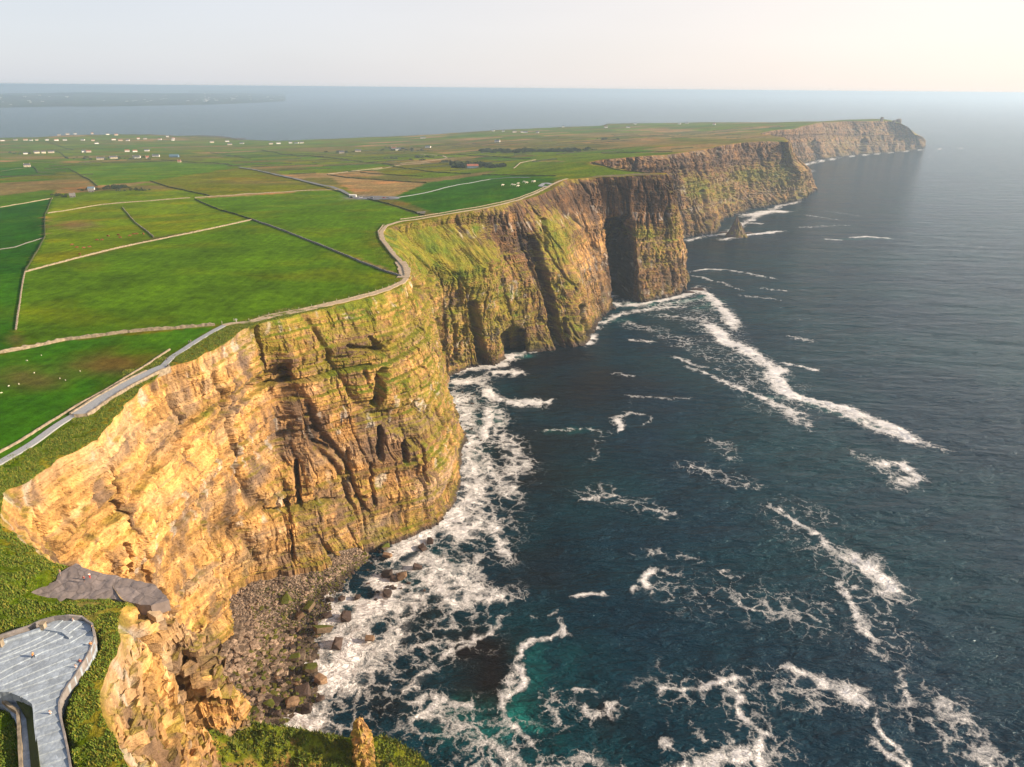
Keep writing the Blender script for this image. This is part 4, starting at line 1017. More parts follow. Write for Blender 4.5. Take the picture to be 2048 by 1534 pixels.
for _ in range(50):      # rocks in the wash at the foot of the cliff
    px, py = random.uniform(660, 860), random.uniform(1085, 1200)
    if py > 1330 - .28 * px or py < 1325 - .31 * px + 0: 
        if random.random() < .6: continue
    boulder(px, py, .3, random.uniform(2.0, 4.5), 'wet', 'wet dark rock awash in foam, ' + ('near the beach' if px < 720 else 'in the open wash' if px < 800 else 'near the cliff foot') + (', upper side' if py < 1140 else ', lower side'), 'rocks awash off the beach', .7)
for _ in range(46):
    px, py = random.uniform(893, 965), random.uniform(755, 900)
    boulder(px, py, .2, random.uniform(1.8, 4.2), 'wet', 'small dark rock in the white wash ' + ('hard against the cliff' if px < 915 else 'a little off the cliff' if px < 940 else 'farthest off the cliff') + (', far end' if py < 800 else ', middle' if py < 850 else ', near end'), 'rocks in the wash beside the cliff', .6)
# the small stones nobody could count
sv_, sf_ = [], []
base_r = [np.array([v.co for v in me.vertices]) for me in [rock_mesh('tmp', 900 + i, M_ST1, 0) for i in range(5)]]
base_f = [[tuple(p.vertices) for p in bpy.data.meshes[-1].polygons] for _ in range(0)]
tm = [rock_mesh('tmp', 950 + i, M_ST1, 0) for i in range(5)]
base_r = [(np.array([v.co for v in me.vertices]), np.array([tuple(p.vertices) for p in me.polygons])) for me in tm]
off = 0; ns = 0
cols_ = []
for _ in range(17000):
    i, j = rng.uniform(0, nb1 - 1), rng.uniform(0, nb2 - 1)
    t_ = tv_[int(j)]
    if t_ < -.1 or t_ > 1.12: continue
    k = rng.randint(5); V_, F_ = base_r[k]
    s_ = float(np.exp(rng.normal(-.55, .42))) * (1.0 + .9 * (s1[int(i)] < .42))
    a = rng.uniform(0, 6.28); ca, sa = math.cos(a), math.sin(a)
    v = V_ * s_ * np.array([.8, .7, .6]); v = np.stack([v[:, 0] * ca - v[:, 1] * sa, v[:, 0] * sa + v[:, 1] * ca, v[:, 2]], 1)
    v += np.array([bx[int(i), int(j)] + rng.uniform(-.7, .7), by[int(i), int(j)] + rng.uniform(-.7, .7), bz[int(i), int(j)] + s_ * .15])
    sv_.append(v); sf_.append(F_ + off); off += len(v)
    cc = np.array([.27, .20, .145]) * rng.uniform(.45, 1.6)
    if t_ > .8: cc = cc * .4
    if rng.rand() < .25 and t_ > .3: cc = np.array([.12, .12, .02])
    cols_.append(np.tile(cc, (len(v), 1)))
for me in tm: bpy.data.meshes.remove(me)
for me in [m_ for m_ in bpy.data.meshes if m_.name.startswith('tmp')]: bpy.data.meshes.remove(me)
tag(mesh_obj('shingle_stones', np.concatenate(sv_), np.concatenate(sf_), M_ROCK, None, False, np.concatenate(cols_)), kind='stuff')
# ================================================================ LEDGES, RIDGE, STACKS
def ribbon(pts, width, name, mat, lift=.4, thick=.5, drape=True, step=2.0, jit=0.0, parent=None, zs=None):
    """a path laid over the land"""
    pts = [np.array(p, float) for p in pts]; out = []
    for a, b in zip(pts[:-1], pts[1:]):
        n = max(1, int(np.linalg.norm((b - a)[:2]) / step))
        for k in range(n): out.append(a + (b - a) * k / n)
    out.append(pts[-1]); out = np.array(out)
    for _ in range(4): out[1:-1] = .5 * out[1:-1] + .25 * (out[:-2] + out[2:])
    t = np.gradient(out[:, :2], axis=0); t /= np.linalg.norm(t, axis=1)[:, None] + 1e-9
    nrm = np.stack([-t[:, 1], t[:, 0]], 1)
    w = width * (1 + jit * perlin(np.arange(len(out)) / 3.0, 0, 0, 3)); s = len(out)
    rows = []
    for f in (-.5, -.17, .17, .5):
        xy = out[:, :2] + nrm * (w * f)[:, None]
        z = (land_h(xy[:, 0], xy[:, 1]) if drape else out[:, 2]) + lift
        rows.append(np.column_stack([xy, z]))
    zc = np.max([r_[:, 2] for r_ in rows], axis=0) if drape else out[:, 2] + lift
    v = []
    for r_ in rows: r_[:, 2] = .5 * r_[:, 2] + .5 * zc
    low = [rows[0] - [0, 0, thick], rows[3] - [0, 0, thick]]
    allr = [low[0]] + rows + [low[1]]
    v = np.stack(allr, 1).reshape(-1, 3)
    f = grid_faces(s, 6)
    return mesh_obj(name, v, np.ascontiguousarray(f[:, ::-1]), mat, parent)

# flat shale ledge on the cliff edge
lp = [P(a, b, 160.3) for a, b in LEDGE]
def slab_sheet(name, poly3, mat, step, amp, seed, drop=3.0):
    xy = np.array([p[:2] for p in poly3]); z0 = poly3[0][2]
    cen = []
    for i in range(len(xy)):
        a, b = xy[i], xy[(i + 1) % len(xy)]; n = max(1, int(np.hypot(*(b - a)) / step))
        for k in range(n): cen.append(a + (b - a) * k / n)
    cen = np.array(cen); cen += .35 * np.stack([perlin(cen[:, 0] / 2, cen[:, 1] / 2, 0, seed), perlin(cen[:, 0] / 2, cen[:, 1] / 2, 0, seed + 1)], 1)
    x0, y0 = xy.min(0); x1, y1 = xy.max(0)
    X, Y = np.meshgrid(np.arange(x0, x1, step), np.arange(y0, y1, step)); X = X.ravel(); Y = Y.ravel()
    mk = inside(X, Y, cen); X, Y = X[mk], Y[mk]
    kp = np.array([np.min(np.hypot(cen[:, 0] - a, cen[:, 1] - b)) > step * .5 for a, b in zip(X, Y)], bool)
    ap = np.concatenate([cen, np.stack([X[kp], Y[kp]], 1)])
    r = delaunay_2d_cdt([Vector(a) for a in ap], [], [list(range(len(cen)))], 1, 1e-5)
    V = np.array([tuple(v) for v in r[0]]); F = np.array([f for f in r[2] if len(f) == 3])
    e1 = V[F[:, 1]] - V[F[:, 0]]; e2 = V[F[:, 2]] - V[F[:, 0]]
    fl = (e1[:, 0] * e2[:, 1] - e1[:, 1] * e2[:, 0]) < 0; F[fl] = F[fl][:, ::-1]
    a_ = .5
    q_ = (V[:, 0] * math.cos(a_) + V[:, 1] * math.sin(a_)) / 7 + 1.2 * perlin(V[:, 0] / 11, V[:, 1] / 11, 0, seed)
    Z = z0 + amp * (.35 * (hsh(np.floor(q_), seed) - .5) + .35 * fbm(V[:, 0] / 3, V[:, 1] / 3, 0, 3, seed + 2))
    n = len(V); m_ = len(cen)
    sk = np.column_stack([cen, np.full(m_, z0 - drop)])
    VV = np.concatenate([np.column_stack([V, Z]), sk])
    sf = [(i, n + i, n + (i + 1) % m_) for i in range(m_)] + [(i, n + (i + 1) % m_, (i + 1) % m_) for i in range(m_)]
    return mesh_obj(name, VV, np.concatenate([F, np.array(sf)]), mat)
tag(slab_sheet('rock_ledge', lp, M_SLAB, .8, .6, 201), kind='structure')
# broken slabs stepping down the nose of the promontory
random.seed(5)
NOSE = [((262,1215),(355,1228),156.5), ((275,1245),(362,1262),152), ((285,1275),(365,1300),146), ((280,1310),(372,1335),141), ((300,1345),(380,1370),135), ((305,1385),(388,1405),130), ((320,1430),(400,1445),124), ((340,1480),(412,1490),118), ((350,1520),(425,1530),113)]
for (a, b, z) in NOSE:
    for k in range(1):
        t = (k + .5) / 1 + random.uniform(-.1, .1); px = a[0] + (b[0] - a[0]) * t; py = a[1] + (b[1] - a[1]) * t + random.uniform(-8, 8)
        c = P(px, py, z + (1 - t) * 6 - 1.0); s_ = random.uniform(1.0, 2.3)
        m_ = MB(); n_ = random.choice([4, 5, 5, 6]); a0 = random.uniform(0, 6)
        pl = [(c[0] + s_ * random.uniform(.7, 1.1) * math.cos(a0 + 6.283 * i / n_), c[1] + s_ * random.uniform(.6, 1) * math.sin(a0 + 6.283 * i / n_)) for i in range(n_)]
        tz = random.uniform(-.45, .1); top = [c[2] + tz * (p[0] - c[0]) + random.uniform(-.1, .1) for p in pl]
        m_.prism(pl, [t_ - random.uniform(1.3, 2) for t_ in top], top)
        o = m_.build('rock_slab', stone_mat('buff slab', (.40, .29, .18)) if not bpy.data.materials.get('buff slab') else bpy.data.materials['buff slab'])
        tag(o, 'buff angular rock slab jutting from the broken nose of the promontory', 'rock', 'slabs on the nose of the promontory')

# low grassy ridge in front of the beach
RG = [((330,1500),112,1.0),((372,1470),110,1.0),((400,1436),104,5),((460,1440),101,8),((520,1458),98,9),((580,1466),95,9.5),((640,1476),92,9),((700,1486),89,9),((760,1484),87,8),((800,1496),83,6.5),((845,1525),78,4),((885,1575),70,1.5)]
def grass_ridge():
    ctl = [(P(p[0], p[1] - 12, z), h) for p, z, h in RG]
    n1, n2 = 230, 120; rows = []
    s = np.linspace(0, len(ctl) - 1, n1); C_ = np.array([c[0] for c in ctl])
    cx = [np.interp(s, np.arange(len(ctl)), C_[:, k]) for k in range(3)]; c = np.stack(cx, 1)
    for _ in range(25): c[1:-1] = .5 * c[1:-1] + .25 * (c[:-2] + c[2:])
    d = np.gradient(c[:, :2], axis=0); d /= np.linalg.norm(d, axis=1)[:, None]; nr_ = np.stack([d[:, 1], -d[:, 0]], 1)   # towards the camera
    w = np.linspace(-1, 1, n2)
    off_ = np.where(w < 0, -16 * np.abs(w) ** 1.2, 42 * w)[None]           # away from / towards the camera
    drop = np.where(w < 0, 95 * np.abs(w) ** 1.15, 46 * w ** 1.25 + 8 * w)[None]
    X = c[:, None, 0] + nr_[:, None, 0] * off_; Y = c[:, None, 1] + nr_[:, None, 1] * off_
    Z = c[:, None, 2] - drop
    am = np.clip(np.abs(w) * 4, .35, 1)[None]
    rr_ = 3.2 * fbm(X / 11, Y / 11, Z / 13, 4, 221) + 1.2 * fbm(X / 3, Y / 3, Z / 3, 3, 222) + .6 * fbm(X / 1.1, Y / 1.1, Z / 1.1, 2, 225)
    Z = Z + rr_ * am; Y = Y - .6 * rr_ * am
    V = np.stack([X, Y, Z], -1)
    tu = np.gradient(V, axis=0); tv2 = np.gradient(V, axis=1); n = np.cross(tu, tv2); n /= np.linalg.norm(n, axis=-1)[..., None]; nz = np.abs(n[..., 2])
    col = mix(np.broadcast_to(GREEN * .9, V.shape), np.array([.15, .155, .015]), np.clip(.4 + .8 * fbm(X / 5, Y / 5, 0, 3, 223), 0, 1))
    col = mix(col, BROWN * .8, np.clip(sstep(.5, .3, nz + .15 * fbm(X / 3, Y / 3, Z / 3, 3, 224)), 0, 1))
    rk = sstep(.25, .6, fbm(X / 6, Y / 6, Z / 6, 4, 226)) * (w > .12)[None]; col = mix(col, TAN * .7, rk * .7)
    return mesh_obj('grassy_ridge', V.reshape(-1, 3), grid_faces(n1, n2), M_GROUND, None, True, np.clip(col, .01, .8).reshape(-1, 3), {'rough': np.full(n1 * n2, 1.0)})
ridge = tag(grass_ridge(), 'low mossy green rock ridge running out from the promontory below the camera', 'ridge', None, 'structure')

def pinnacle(name, px, py_top, z_top, py_base, radius, seed, mat, cfun, jag=1.0, lean=0.0, nz_=70, na=56, zb=None, prof=None, ybias=0):
    top = P(px, py_top, z_top); zb = zb if zb is not None else z_top - 20
    a = np.linspace(0, 2 * math.pi, na, endpoint=False); v = np.linspace(0, 1, nz_)
    A, V_ = np.meshgrid(a, v, indexing='ij'); Z = z_top + (zb - z_top) * V_
    rad = radius * (prof(V_) if prof else (.35 + .65 * V_ ** .6))
    ca, sa = np.cos(A), np.sin(A)
    bl = blocks(A * radius * .9 + 40, Z, radius * .55, radius * .7, seed) * .45 + blocks(A * radius + 80, Z, radius * .25, radius * .3, seed + 1) * .25
    rad = rad * (1 + jag * (bl + .38 * fbm(ca * 1.2 + seed, sa * 1.2, Z / radius / 2.2, 4, seed)))
    X = top[0] + rad * ca * 1.0 + lean * V_; Y = top[1] + rad * sa * .85
    Z = Z + jag * radius * .25 * perlin(ca * 2, sa * 2, V_ * 3, seed + 7)
    Vx = np.stack([X, Y, Z], -1); Vx = np.concatenate([Vx, Vx[:1]], 0)
    cap = np.array([[top[0], top[1], z_top + radius * .12]])
    n = (na + 1) * nz_
    F = grid_faces(na + 1, nz_)
    F = [tuple(f) for f in F.tolist()] + [(i * nz_, (i + 1) * nz_, n) for i in range(na)]
    col = cfun(Vx); col = np.concatenate([col.reshape(-1, 3), col.reshape(-1, 3)[:1]])
    o = mesh_obj(name, np.concatenate([Vx.reshape(-1, 3), cap]), F, mat, None, False, np.clip(col, .01, .8)); return o
def pin_col(V):
    f = fbm(V[..., 0] / 1.8, V[..., 1] / 1.8, V[..., 2] / 2.5, 3, 231)
    c = mix(np.broadcast_to(TAN * .95, V.shape), DARK * 1.5, sstep(.0, .5, f) * .7); return mix(c, OLIVE * 1.1, sstep(-.15, .3, fbm(V[..., 0] / 2.5, V[..., 1] / 2.5, V[..., 2] / 3, 3, 232)) * .75)
o = pinnacle('rock_pinnacle', 718, 1439, 101, 1534, 2.4, 241, M_ROCK, pin_col, 1.15, 0, zb=70, prof=lambda v: np.where(v < .12, .45 + 2.6 * v, .78 + .5 * v))
tag(o, 'tall mossy rock pinnacle standing on the grassy ridge at the bottom of the view', 'rock')
o = pinnacle('rock_pinnacle', 736, 1466, 93, 1534, 2.2, 251, M_ROCK, pin_col, .9, 0, zb=70)
tag(o, 'shorter mossy rock spike leaning on the right of the tall pinnacle', 'rock')
def stack_col(V): return mix(np.broadcast_to(DARK * 1.2, V.shape), OLIVE, sstep(-.1, .4, fbm(V[..., 0] / 8, V[..., 1] / 8, V[..., 2] / 10, 3, 233)) * .6)
o = pinnacle('sea_stack', 1474, 432, 40, 470, 21, 261, M_ROCK, stack_col, .55, 4, zb=-3, prof=lambda v: .05 + .95 * v ** 1.15)
o.location.y -= 0; tag(o, 'dark pointed sea stack rising from foam in front of the second headland', 'sea stack')
for (px, py, s_, lab) in [(1395, 579, 12, 'low dark skerry at the foot of the cave headland'), (1380, 584, 10, 'flat dark rock between the skerry and the cave headland'), (1448, 465, 12, 'low dark rock shelf left of the sea stack'), (1495, 466, 12, 'low dark rock shelf right of the sea stack'),
                          (1216, 606, 6, 'dark boulder at the left foot of the great cave'), (1222, 616, 7, 'dark rock in the wash outside the great cave')]:
    p = P(px, py, .6); o = bpy.data.objects.new('skerry', RK['wet'][random.randrange(6)]); o.location = p; o.scale = (s_, s_ * .7, 2.6); o.rotation_euler = (0, 0, random.uniform(-.4, .4)); link(o); tag(o, lab, 'rock')

# ================================================================ VIEWING PLATFORM (stepped flagstones)
LINES = [
 [(-120,1310),(0,1282),(60,1262),(110,1241)], [(-120,1340),(0,1308),(60,1284),(90,1270),(126,1240)], [(-120,1350),(0,1317),(70,1290),(100,1276),(150,1240)],
 [(-120,1360),(0,1326),(60,1302),(130,1272),(170,1243)], [(-120,1380),(0,1346),(40,1325),(80,1305),(140,1285),(187,1257)], [(-120,1395),(0,1362),(50,1332),(140,1298),(189,1280)],
 [(-30,1378),(0,1372),(60,1347),(130,1318),(181,1301)], [(-10,1384),(8,1381),(60,1361),(120,1335),(173,1316)], [(18,1384),(70,1367),(120,1350),(160,1337)], [(40,1393),(80,1380),(149,1355)],
 [(55,1401),(90,1390),(136,1372)], [(66,1410),(95,1401),(125,1390)], [(68,1426),(119,1408)], [(69,1441),(119,1424)], [(71,1456),(122,1440)], [(73,1474),(126,1457)], [(75,1492),(130,1475)], [(77,1511),(134,1493)], [(79,1532),(138,1514)], [(82,1557),(142,1540)], [(85,1585),(146,1566)]]
def lin(pl, n):
    p = np.array(pl, float); L = np.concatenate([[0], np.cumsum(np.hypot(*np.diff(p, axis=0).T))]); s = np.linspace(0, L[-1], n)
    return [(np.interp(t, L, p[:, 0]), np.interp(t, L, p[:, 1])) for t in s]
PZ0 = 167.6
plat = empty('viewing_platform', P(60, 1340, 164), 0)
ploc = np.array(plat.location)
tag(plat, 'stepped viewing platform of pale flagstones on the cliff top, lower left', 'platform')
bounds_r, bounds_l = [], []
def local(v): return [tuple(np.array(q, float) - ploc) for q in v]
for i in range(len(LINES) - 1):
    z = PZ0 - .24 * i; n = 7
    a = [P(x, y, z) for x, y in lin(LINES[i], n)]; b = [P(x, y, z - .02) for x, y in lin(LINES[i + 1], n)]
    m_ = MB(); pl = a + b[::-1]
    # tread with a slightly proud nosing along its lower edge
    m_.add(local([(p[0], p[1], z) for p in pl] + [(p[0], p[1], z - 3.0) for p in pl]), [tuple(range(len(pl) - 1, -1, -1))[::1], ] + [(k, (k + 1) % len(pl), (k + 1) % len(pl) + len(pl), k + len(pl)) for k in range(len(pl))])
    o = m_.build('step', M_PAVE, plat)
    bounds_r.append(a[-1]); bounds_l.append(a[0])
def wall_strip(name, pts, w, h, mat, parent=None, lp_=None, base=-1.5, step=1.4, jz=.08, cap=None, zfix=None, seed=1):
    """stone wall following a line of points: courses of uneven top"""
    P3 = [np.array(p, float) for p in pts]; out = []
    for a, b in zip(P3[:-1], P3[1:]):
        n = max(1, int(np.linalg.norm((b - a)[:2]) / step))
        for k in range(n): out.append(a + (b - a) * k / n)
    out.append(P3[-1]); out = np.array(out); n = len(out)
    t = np.gradient(out[:, :2], axis=0); t /= np.linalg.norm(t, axis=1)[:, None] + 1e-9; nr_ = np.stack([-t[:, 1], t[:, 0]], 1)
    r_ = np.random.RandomState(seed); v = []
    zz = out[:, 2] if zfix else land_h(out[:, 0], out[:, 1])
    for k in range(n):
        hh = h * (1 + r_.uniform(-jz, jz)); ww = w * (1 + r_.uniform(-jz, jz) * 1.6); j = r_.uniform(-.1, .1) * w
        for s_, zt in ((-1, base), (-.85, hh), (.85, hh * (1 + r_.uniform(-jz, jz) * .5)), (1, base)):
            v.append((out[k, 0] + nr_[k, 0] * (ww / 2 * s_ + j), out[k, 1] + nr_[k, 1] * (ww / 2 * s_ + j), zz[k] + zt))
    v = np.array(v) - (ploc if lp_ else 0)
    f = [(4 * k + i, 4 * k + i + 1, 4 * k + i + 5, 4 * k + i + 4) for k in range(n - 1) for i in range(3)]
    f += [(0, 3, 2, 1)[::-1], tuple(4 * (n - 1) + i for i in range(4))[::-1]]
    return mesh_obj(name, v, [tuple(q[::-1]) for q in f], mat, parent)
M_PARA = simple_mat('weathered grey parapet stone', (.22, .20, .19), .9, .35, .9, .1)
rp = [P(-120, 1308, PZ0), P(0, 1279, PZ0), P(58, 1259, PZ0), P(85, 1247, PZ0)] + [P(110, 1240, PZ0)] + [P(140, 1238, PZ0)] + [P(166, 1240, PZ0 - .8), P(186, 1255, PZ0 - 1.1), P(190, 1275, PZ0 - 1.3)] + [b * 1.0 for b in bounds_r[6:]]
wall_strip('parapet', rp[:9], .4, 1.0, M_PARA, plat, True, zfix=True, seed=3)
wall_strip('parapet', [rp[8]] + rp[9:], .3, .4, M_PARA, plat, True, zfix=True, seed=3)
lw = [b for b in bounds_l[11:]]
wall_strip('kerb', lw, .3, .25, M_PAVE, plat, True, zfix=True, seed=4)
wall_strip('bench_wall', [P(-40, 1302, PZ0 - .3), P(0, 1290, PZ0 - .3), P(82, 1263, PZ0 - .3)], .9, .8, M_PAVE, plat, True, zfix=True, seed=5, jz=.02)
wall_strip('bench_wall', [P(88, 1262, PZ0 - .4), P(128, 1268, PZ0 - .8), P(143, 1280, PZ0 - 1.2)], .8, .8, M_PAVE, plat, True, zfix=True, seed=6, jz=.02)
for (a, zz) in (([(-120,1352),(0,1319),(45,1298)], PZ0 - .6), ([(-120,1382),(0,1348),(40,1327),(80,1307)], PZ0 - 1.2)):
    wall_strip('seat_row', [P(x, y, zz) for x, y in a], .5, .45, M_PAVE, plat, True, zfix=True, seed=7, jz=.02)
for (x, y) in ((88, 1258), (2, 1292)):
    p = P(x, y, PZ0); m_ = MB(); m_.box((0, 0, .7), (.9, .9, 1.5)); m_.box((0, 0, 1.52), (1.1, 1.1, .16)); o = m_.build('end_pillar', M_WALLST, plat); o.location = p - ploc
# grass bank and lower walk left of the steps
mp = [P(x, y, 163.0) for x, y in [(-20,1390),(10,1398),(35,1415),(50,1440),(55,1480),(60,1540),(62,1590)]]
walk = ribbon(mp, 2.0, 'path', M_PAVE, .0, 1.0, False); tag(walk, kind='structure')
bank = [(0,1384),(20,1384),(66,1412),(70,1440),(76,1500),(84,1580),(66,1590),(62,1540),(57,1480),(52,1436),(36,1408),(0,1390)]
bz_ = [163.2] * len(bank); bv = [P(x, y, 163.3 + (.9 if i < 6 else 0)) for i, (x, y) in enumerate(bank)]
m_ = MB(); m_.prism([(p[0], p[1]) for p in bv], 160.0, [p[2] for p in bv])
o = mesh_obj('grass_bank', m_.v, m_.f, M_HEDGE); tag(o, kind='structure')
tag(wall_strip('stone_wall', [P(x, y, 163) for x, y in [(-60,1385),(0,1400),(22,1417),(37,1428),(40,1470),(43,1534),(46,1600)]], .6, .9, M_WALLST, zfix=True, seed=8), 'low earth-topped stone wall beside the lower walk left of the platform steps', 'wall')

# ================================================================ PATHS AND FIELD WALLS
def GL(L): return [G(*p) for p in L]
paved = ribbon(GL([(-120,985),(-60,955),(0,927),(60,892),(110,855),(150,830),(160,826)]), 2.6, 'path', M_PATH); tag(paved, kind='structure')
paved = ribbon(GL([(322,738),(345,714),(385,688),(430,661),(448,652)]), 2.8, 'path', M_PATH); tag(paved, kind='structure')
earth_p = [(446,651),(470,646),(500,646),(540,634),(600,623),(650,611.5),(700,600.5),(740,590.5),(780,577.5),(804,566),(816,553),(812,536),(800,522),(789,511),(778,496),(766,481),(762,465),(772,452),(800,443),(850,436),(900,427.5),(950,419.5),(1000,409.5),(1040,399),(1070,387.5),(1090,377.5),(1105,368.5),(1120,362),(1135,357.5)]
tag(ribbon(GL(earth_p), 3.6, 'path', M_TRACK, .3, .6, jit=.5), kind='structure')
tag(ribbon(GL([(800,524),(806,532),(810,545),(806,556)]), 8, 'path', M_TRACK, .4, .5, jit=.3), kind='structure')
tag(ribbon(GL([(1105,369),(1090,366),(1080,372),(1096,374)]), 6, 'path', M_PATH, .2), kind='structure')
tag(ribbon(GL([(780,398),(850,386),(920,369),(980,358.5),(1020,355),(1060,355)]), 2.6, 'path', M_PATH), kind='structure')
tag(ribbon(GL([(478,334),(520,342),(580,355),(630,367),(662,373),(682,380),(700,391),(716,397),(760,399)]), 7, 'road', M_ROAD, .15), kind='structure')
tag(ribbon(GL([(715,398),(740,396),(790,398),(785,394),(740,393)]), 12, 'car_park', M_ROAD, .2), kind='structure')
tag(ribbon(GL([(800,327),(850,323),(895,316),(885,311),(840,308)]), 5, 'road', M_TRACK, .2), kind='structure')
tag(ribbon(GL([(745,340),(800,330),(860,325)]), 4, 'road', M_TRACK, .2), kind='structure')

# terrace with parapets on the cliff path
ter = [(150,832),(205,796),(250,770),(300,745),(325,735)]
t3 = GL(ter)
tb = empty('walled_path_terrace', t3[2]); tag(tb, 'raised path section between pale stone parapets above the bright cliff', 'terrace')
tl = np.array(tb.location)
def off(pts, d):
    o_ = []
    for i, p in enumerate(pts):
        a = pts[max(0, i - 1)]; b = pts[min(len(pts) - 1, i + 1)]; t = (b - a)[:2]; t = t / np.linalg.norm(t); o_.append(np.array([p[0] + t[1] * d, p[1] - t[0] * d, p[2]]))
    return o_
def lower_to(o, par):
    o.parent = par; o.matrix_parent_inverse = Matrix.Translation(-Vector(par.location)); return o
lower_to(ribbon(off(t3, 1.0), 5.4, 'paving', M_PATH, .75, 1.6), tb)
lower_to(wall_strip('parapet', off(t3, 4.2), .9, 1.3, M_WALLST, seed=11), tb)
lower_to(wall_strip('parapet', off(t3[0:4], -1.6), .8, 1.2, M_WALLST, seed=12), tb)
lower_to(wall_strip('end_wall', [off(t3, 4.2)[-1], off(t3, 1.5)[-1] + np.array([.6, 1.5, 0])], .9, 1.3, M_WALLST, seed=13), tb)
lower_to(wall_strip('end_wall', [off(t3, 4.2)[0], off(t3, 1.2)[0] + np.array([-.4, -1.5, 0])], .9, 1.2, M_WALLST, seed=14), tb)

WALLS = [
 ([(-60,722),(0,707),(60,696),(130,681),(250,666),(350,658),(430,651)],1.5,1.9,'flag','thick flagstone wall running from the left edge to the cliff path'),
 ([(50,545),(150,518),(280,487),(390,465),(505,440)],1.3,1.4,'st','long straight sunlit stone wall across the middle of the green fields'),
 ([(105,395),(90,430),(90,475),(70,510),(50,545)],1.2,1.4,'gr','bent grey wall from the farmyard down to the straight sunlit wall'),
 ([(50,545),(42,590),(32,660)],1.2,1.1,'st','low wall continuing down beside the left field from the wall corner'),
 ([(390,398),(440,420),(505,440)],1.6,1.5,'gr','grey wall running from the gate gap to the end of the straight wall'),
 ([(505,440),(600,475),(700,515),(760,540),(803,553)],1.6,1.5,'gr','grey wall from the straight wall\'s end down to the cliff path bulge'),
 ([(95,427),(200,410),(300,402),(380,396)],1.0,1.2,'st','thin pale wall along the far side of the brown pit field'),
 ([(390,396),(500,388),(620,381),(680,379)],1.0,1.2,'st','thin pale wall from the gate gap to the road'),
 ([(245,415),(270,445),(308,475)],1.1,1.2,'st','short slanting wall beside the orange cattle'),
 ([(-30,420),(0,415),(60,405),(105,397)],1.1,1.3,'st','wall from the left edge to the ruined farm'),
 ([(322,320),(440,327),(480,333)],2.2,1.6,'gr','dark hedge wall leading up to the road'),
 ([(478,336.5),(580,357),(650,375),(682,384),(705,396)],2.0,1.5,'gr','dark wall along the near side of the road'),
 ([(140,338),(160,350),(180,360),(195,373)],2.0,1.5,'gr','dark slanting wall above the brown bracken slope'),
 ([(300,362),(340,375),(420,392)],2.0,1.5,'gr','dark slanting wall between the road and the gate gap'),
 ([(735,398),(800,415),(850,432)],1.6,1.4,'gr','dark wall from the car park to the cliff path corner'),
 ([(655,350),(696,356),(771,361),(853,366)],2.6,1.6,'gr','dark wall along the top of the tan field'),
 ([(721,345),(785,350),(846,353)],2.6,1.6,'gr','dark wall one field above the tan field'),
 ([(781,332),(812,337),(856,343),(942,347)],2.8,1.6,'gr','dark wall in front of the dark thicket'),
 ([(655,349),(720,341),(764,336)],2.2,1.3,'st','pale wall slanting up from the tan field corner'),
 ([(964,350),(1010,350),(1112,352)],2.0,1.3,'gr','thin wall across the green field above the white cattle'),
 ([(1072,320),(1041,326),(1027,337)],2.6,1.4,'st','pale curved bank climbing the green field right of the thicket'),
 ([(1183,325),(1230,339),(1300,346.5)],1.8,1.2,'gr','dark fence wall along the edge of the hidden cove'),
 ([(620,313),(668,316),(713,323),(788,330)],3.0,1.6,'gr','dark hedge left of the lone farmhouse'),
 ([(908,309),(976,313),(1061,318)],3.0,1.6,'gr','dark hedge below the far thicket line'),
 ([(420,305),(460,311),(502,317)],3.0,1.7,'gr','dark hedge on the slope behind the barn'),
 ([(523,300),(588,311),(649,314),(684,319)],3.0,1.7,'gr','long dark hedge across the middle distance'),
 ([(92,283),(120,292),(147,300)],3.4,1.9,'gr','dark hedge slanting below the left row of houses'),
 ([(65,333),(72,338),(77,346)],2.8,1.9,'gr','short dark hedge at the corner of the left green field'),
 ([(0,343),(60,335)],2.6,1.5,'gr','dark hedge along the top of the left green field'),
 ([(1205,307),(1300,304),(1345,304)],3.0,1.4,'gr','dark line of wall behind the second headland edge'),
 ([(-20,502),(30,495),(88,476)],1.0,.9,'gr','faint low wall crossing the shaded left field'),
 ([(104,300),(122,306),(137,318)],3.0,1.7,'gr','dark hedge crossing below the village on the left'),
]
mats = {'st': M_WALLST, 'gr': M_HEDGE, 'flag': M_WALLST}
for i, (L, w, h, k, lab) in enumerate(WALLS):
    w *= .58; h *= .8; pts3 = GL(L); d = np.linalg.norm(pts3[0])
    tag(wall_strip('hedge' if 'hedge' in lab else 'stone_wall', pts3, w, h, mats[k] if k != 'gr' or 'hedge' in lab or d > 900 else M_WALLGR, step=1.2 if d < 900 else 5, jz=.22 if d < 900 else .3, seed=30 + i), lab, 'hedge' if 'hedge' in lab else 'wall')
# small fence posts beside the earth path
fp = []
for i in range(0, len(earth_p) - 12, 1):
    a, b = G(earth_p[i][0] - 2, earth_p[i][1] - 4), G(earth_p[i + 1][0] - 2, earth_p[i + 1][1] - 4)
    n = int(np.linalg.norm((b - a)[:2]) / 6)
    for k in range(n): fp.append(a + (b - a) * k / max(n, 1))
me = None
m_ = MB(); m_.box((0, 0, .6), (.22, .22, 1.6)); po = m_.build('fence_post', simple_mat('pale timber', (.5, .44, .34), .8, .2))
for i, p in enumerate(fp[:110]):
    o = po if i == 0 else link(po.copy()); o.location = (p[0], p[1], float(land_h(p[0], p[1])[0])); tag(o, 'pale wooden post standing along the landward side of the cliff path', 'post', 'posts along the cliff path')
tag(wall_strip('stone_wall', [G(x - 1, y - 3) for x, y in earth_p[2:10]], .6, .7, M_WALLST, seed=70), 'low pale bank edging the earth path above the grassy cliff', 'wall')
tag(wall_strip('stone_wall', [G(x - 6, y - 1) for x, y in earth_p[10:18]], .8, .9, M_WALLST, seed=71), 'low pale bank along the landward side of the path bend', 'wall')
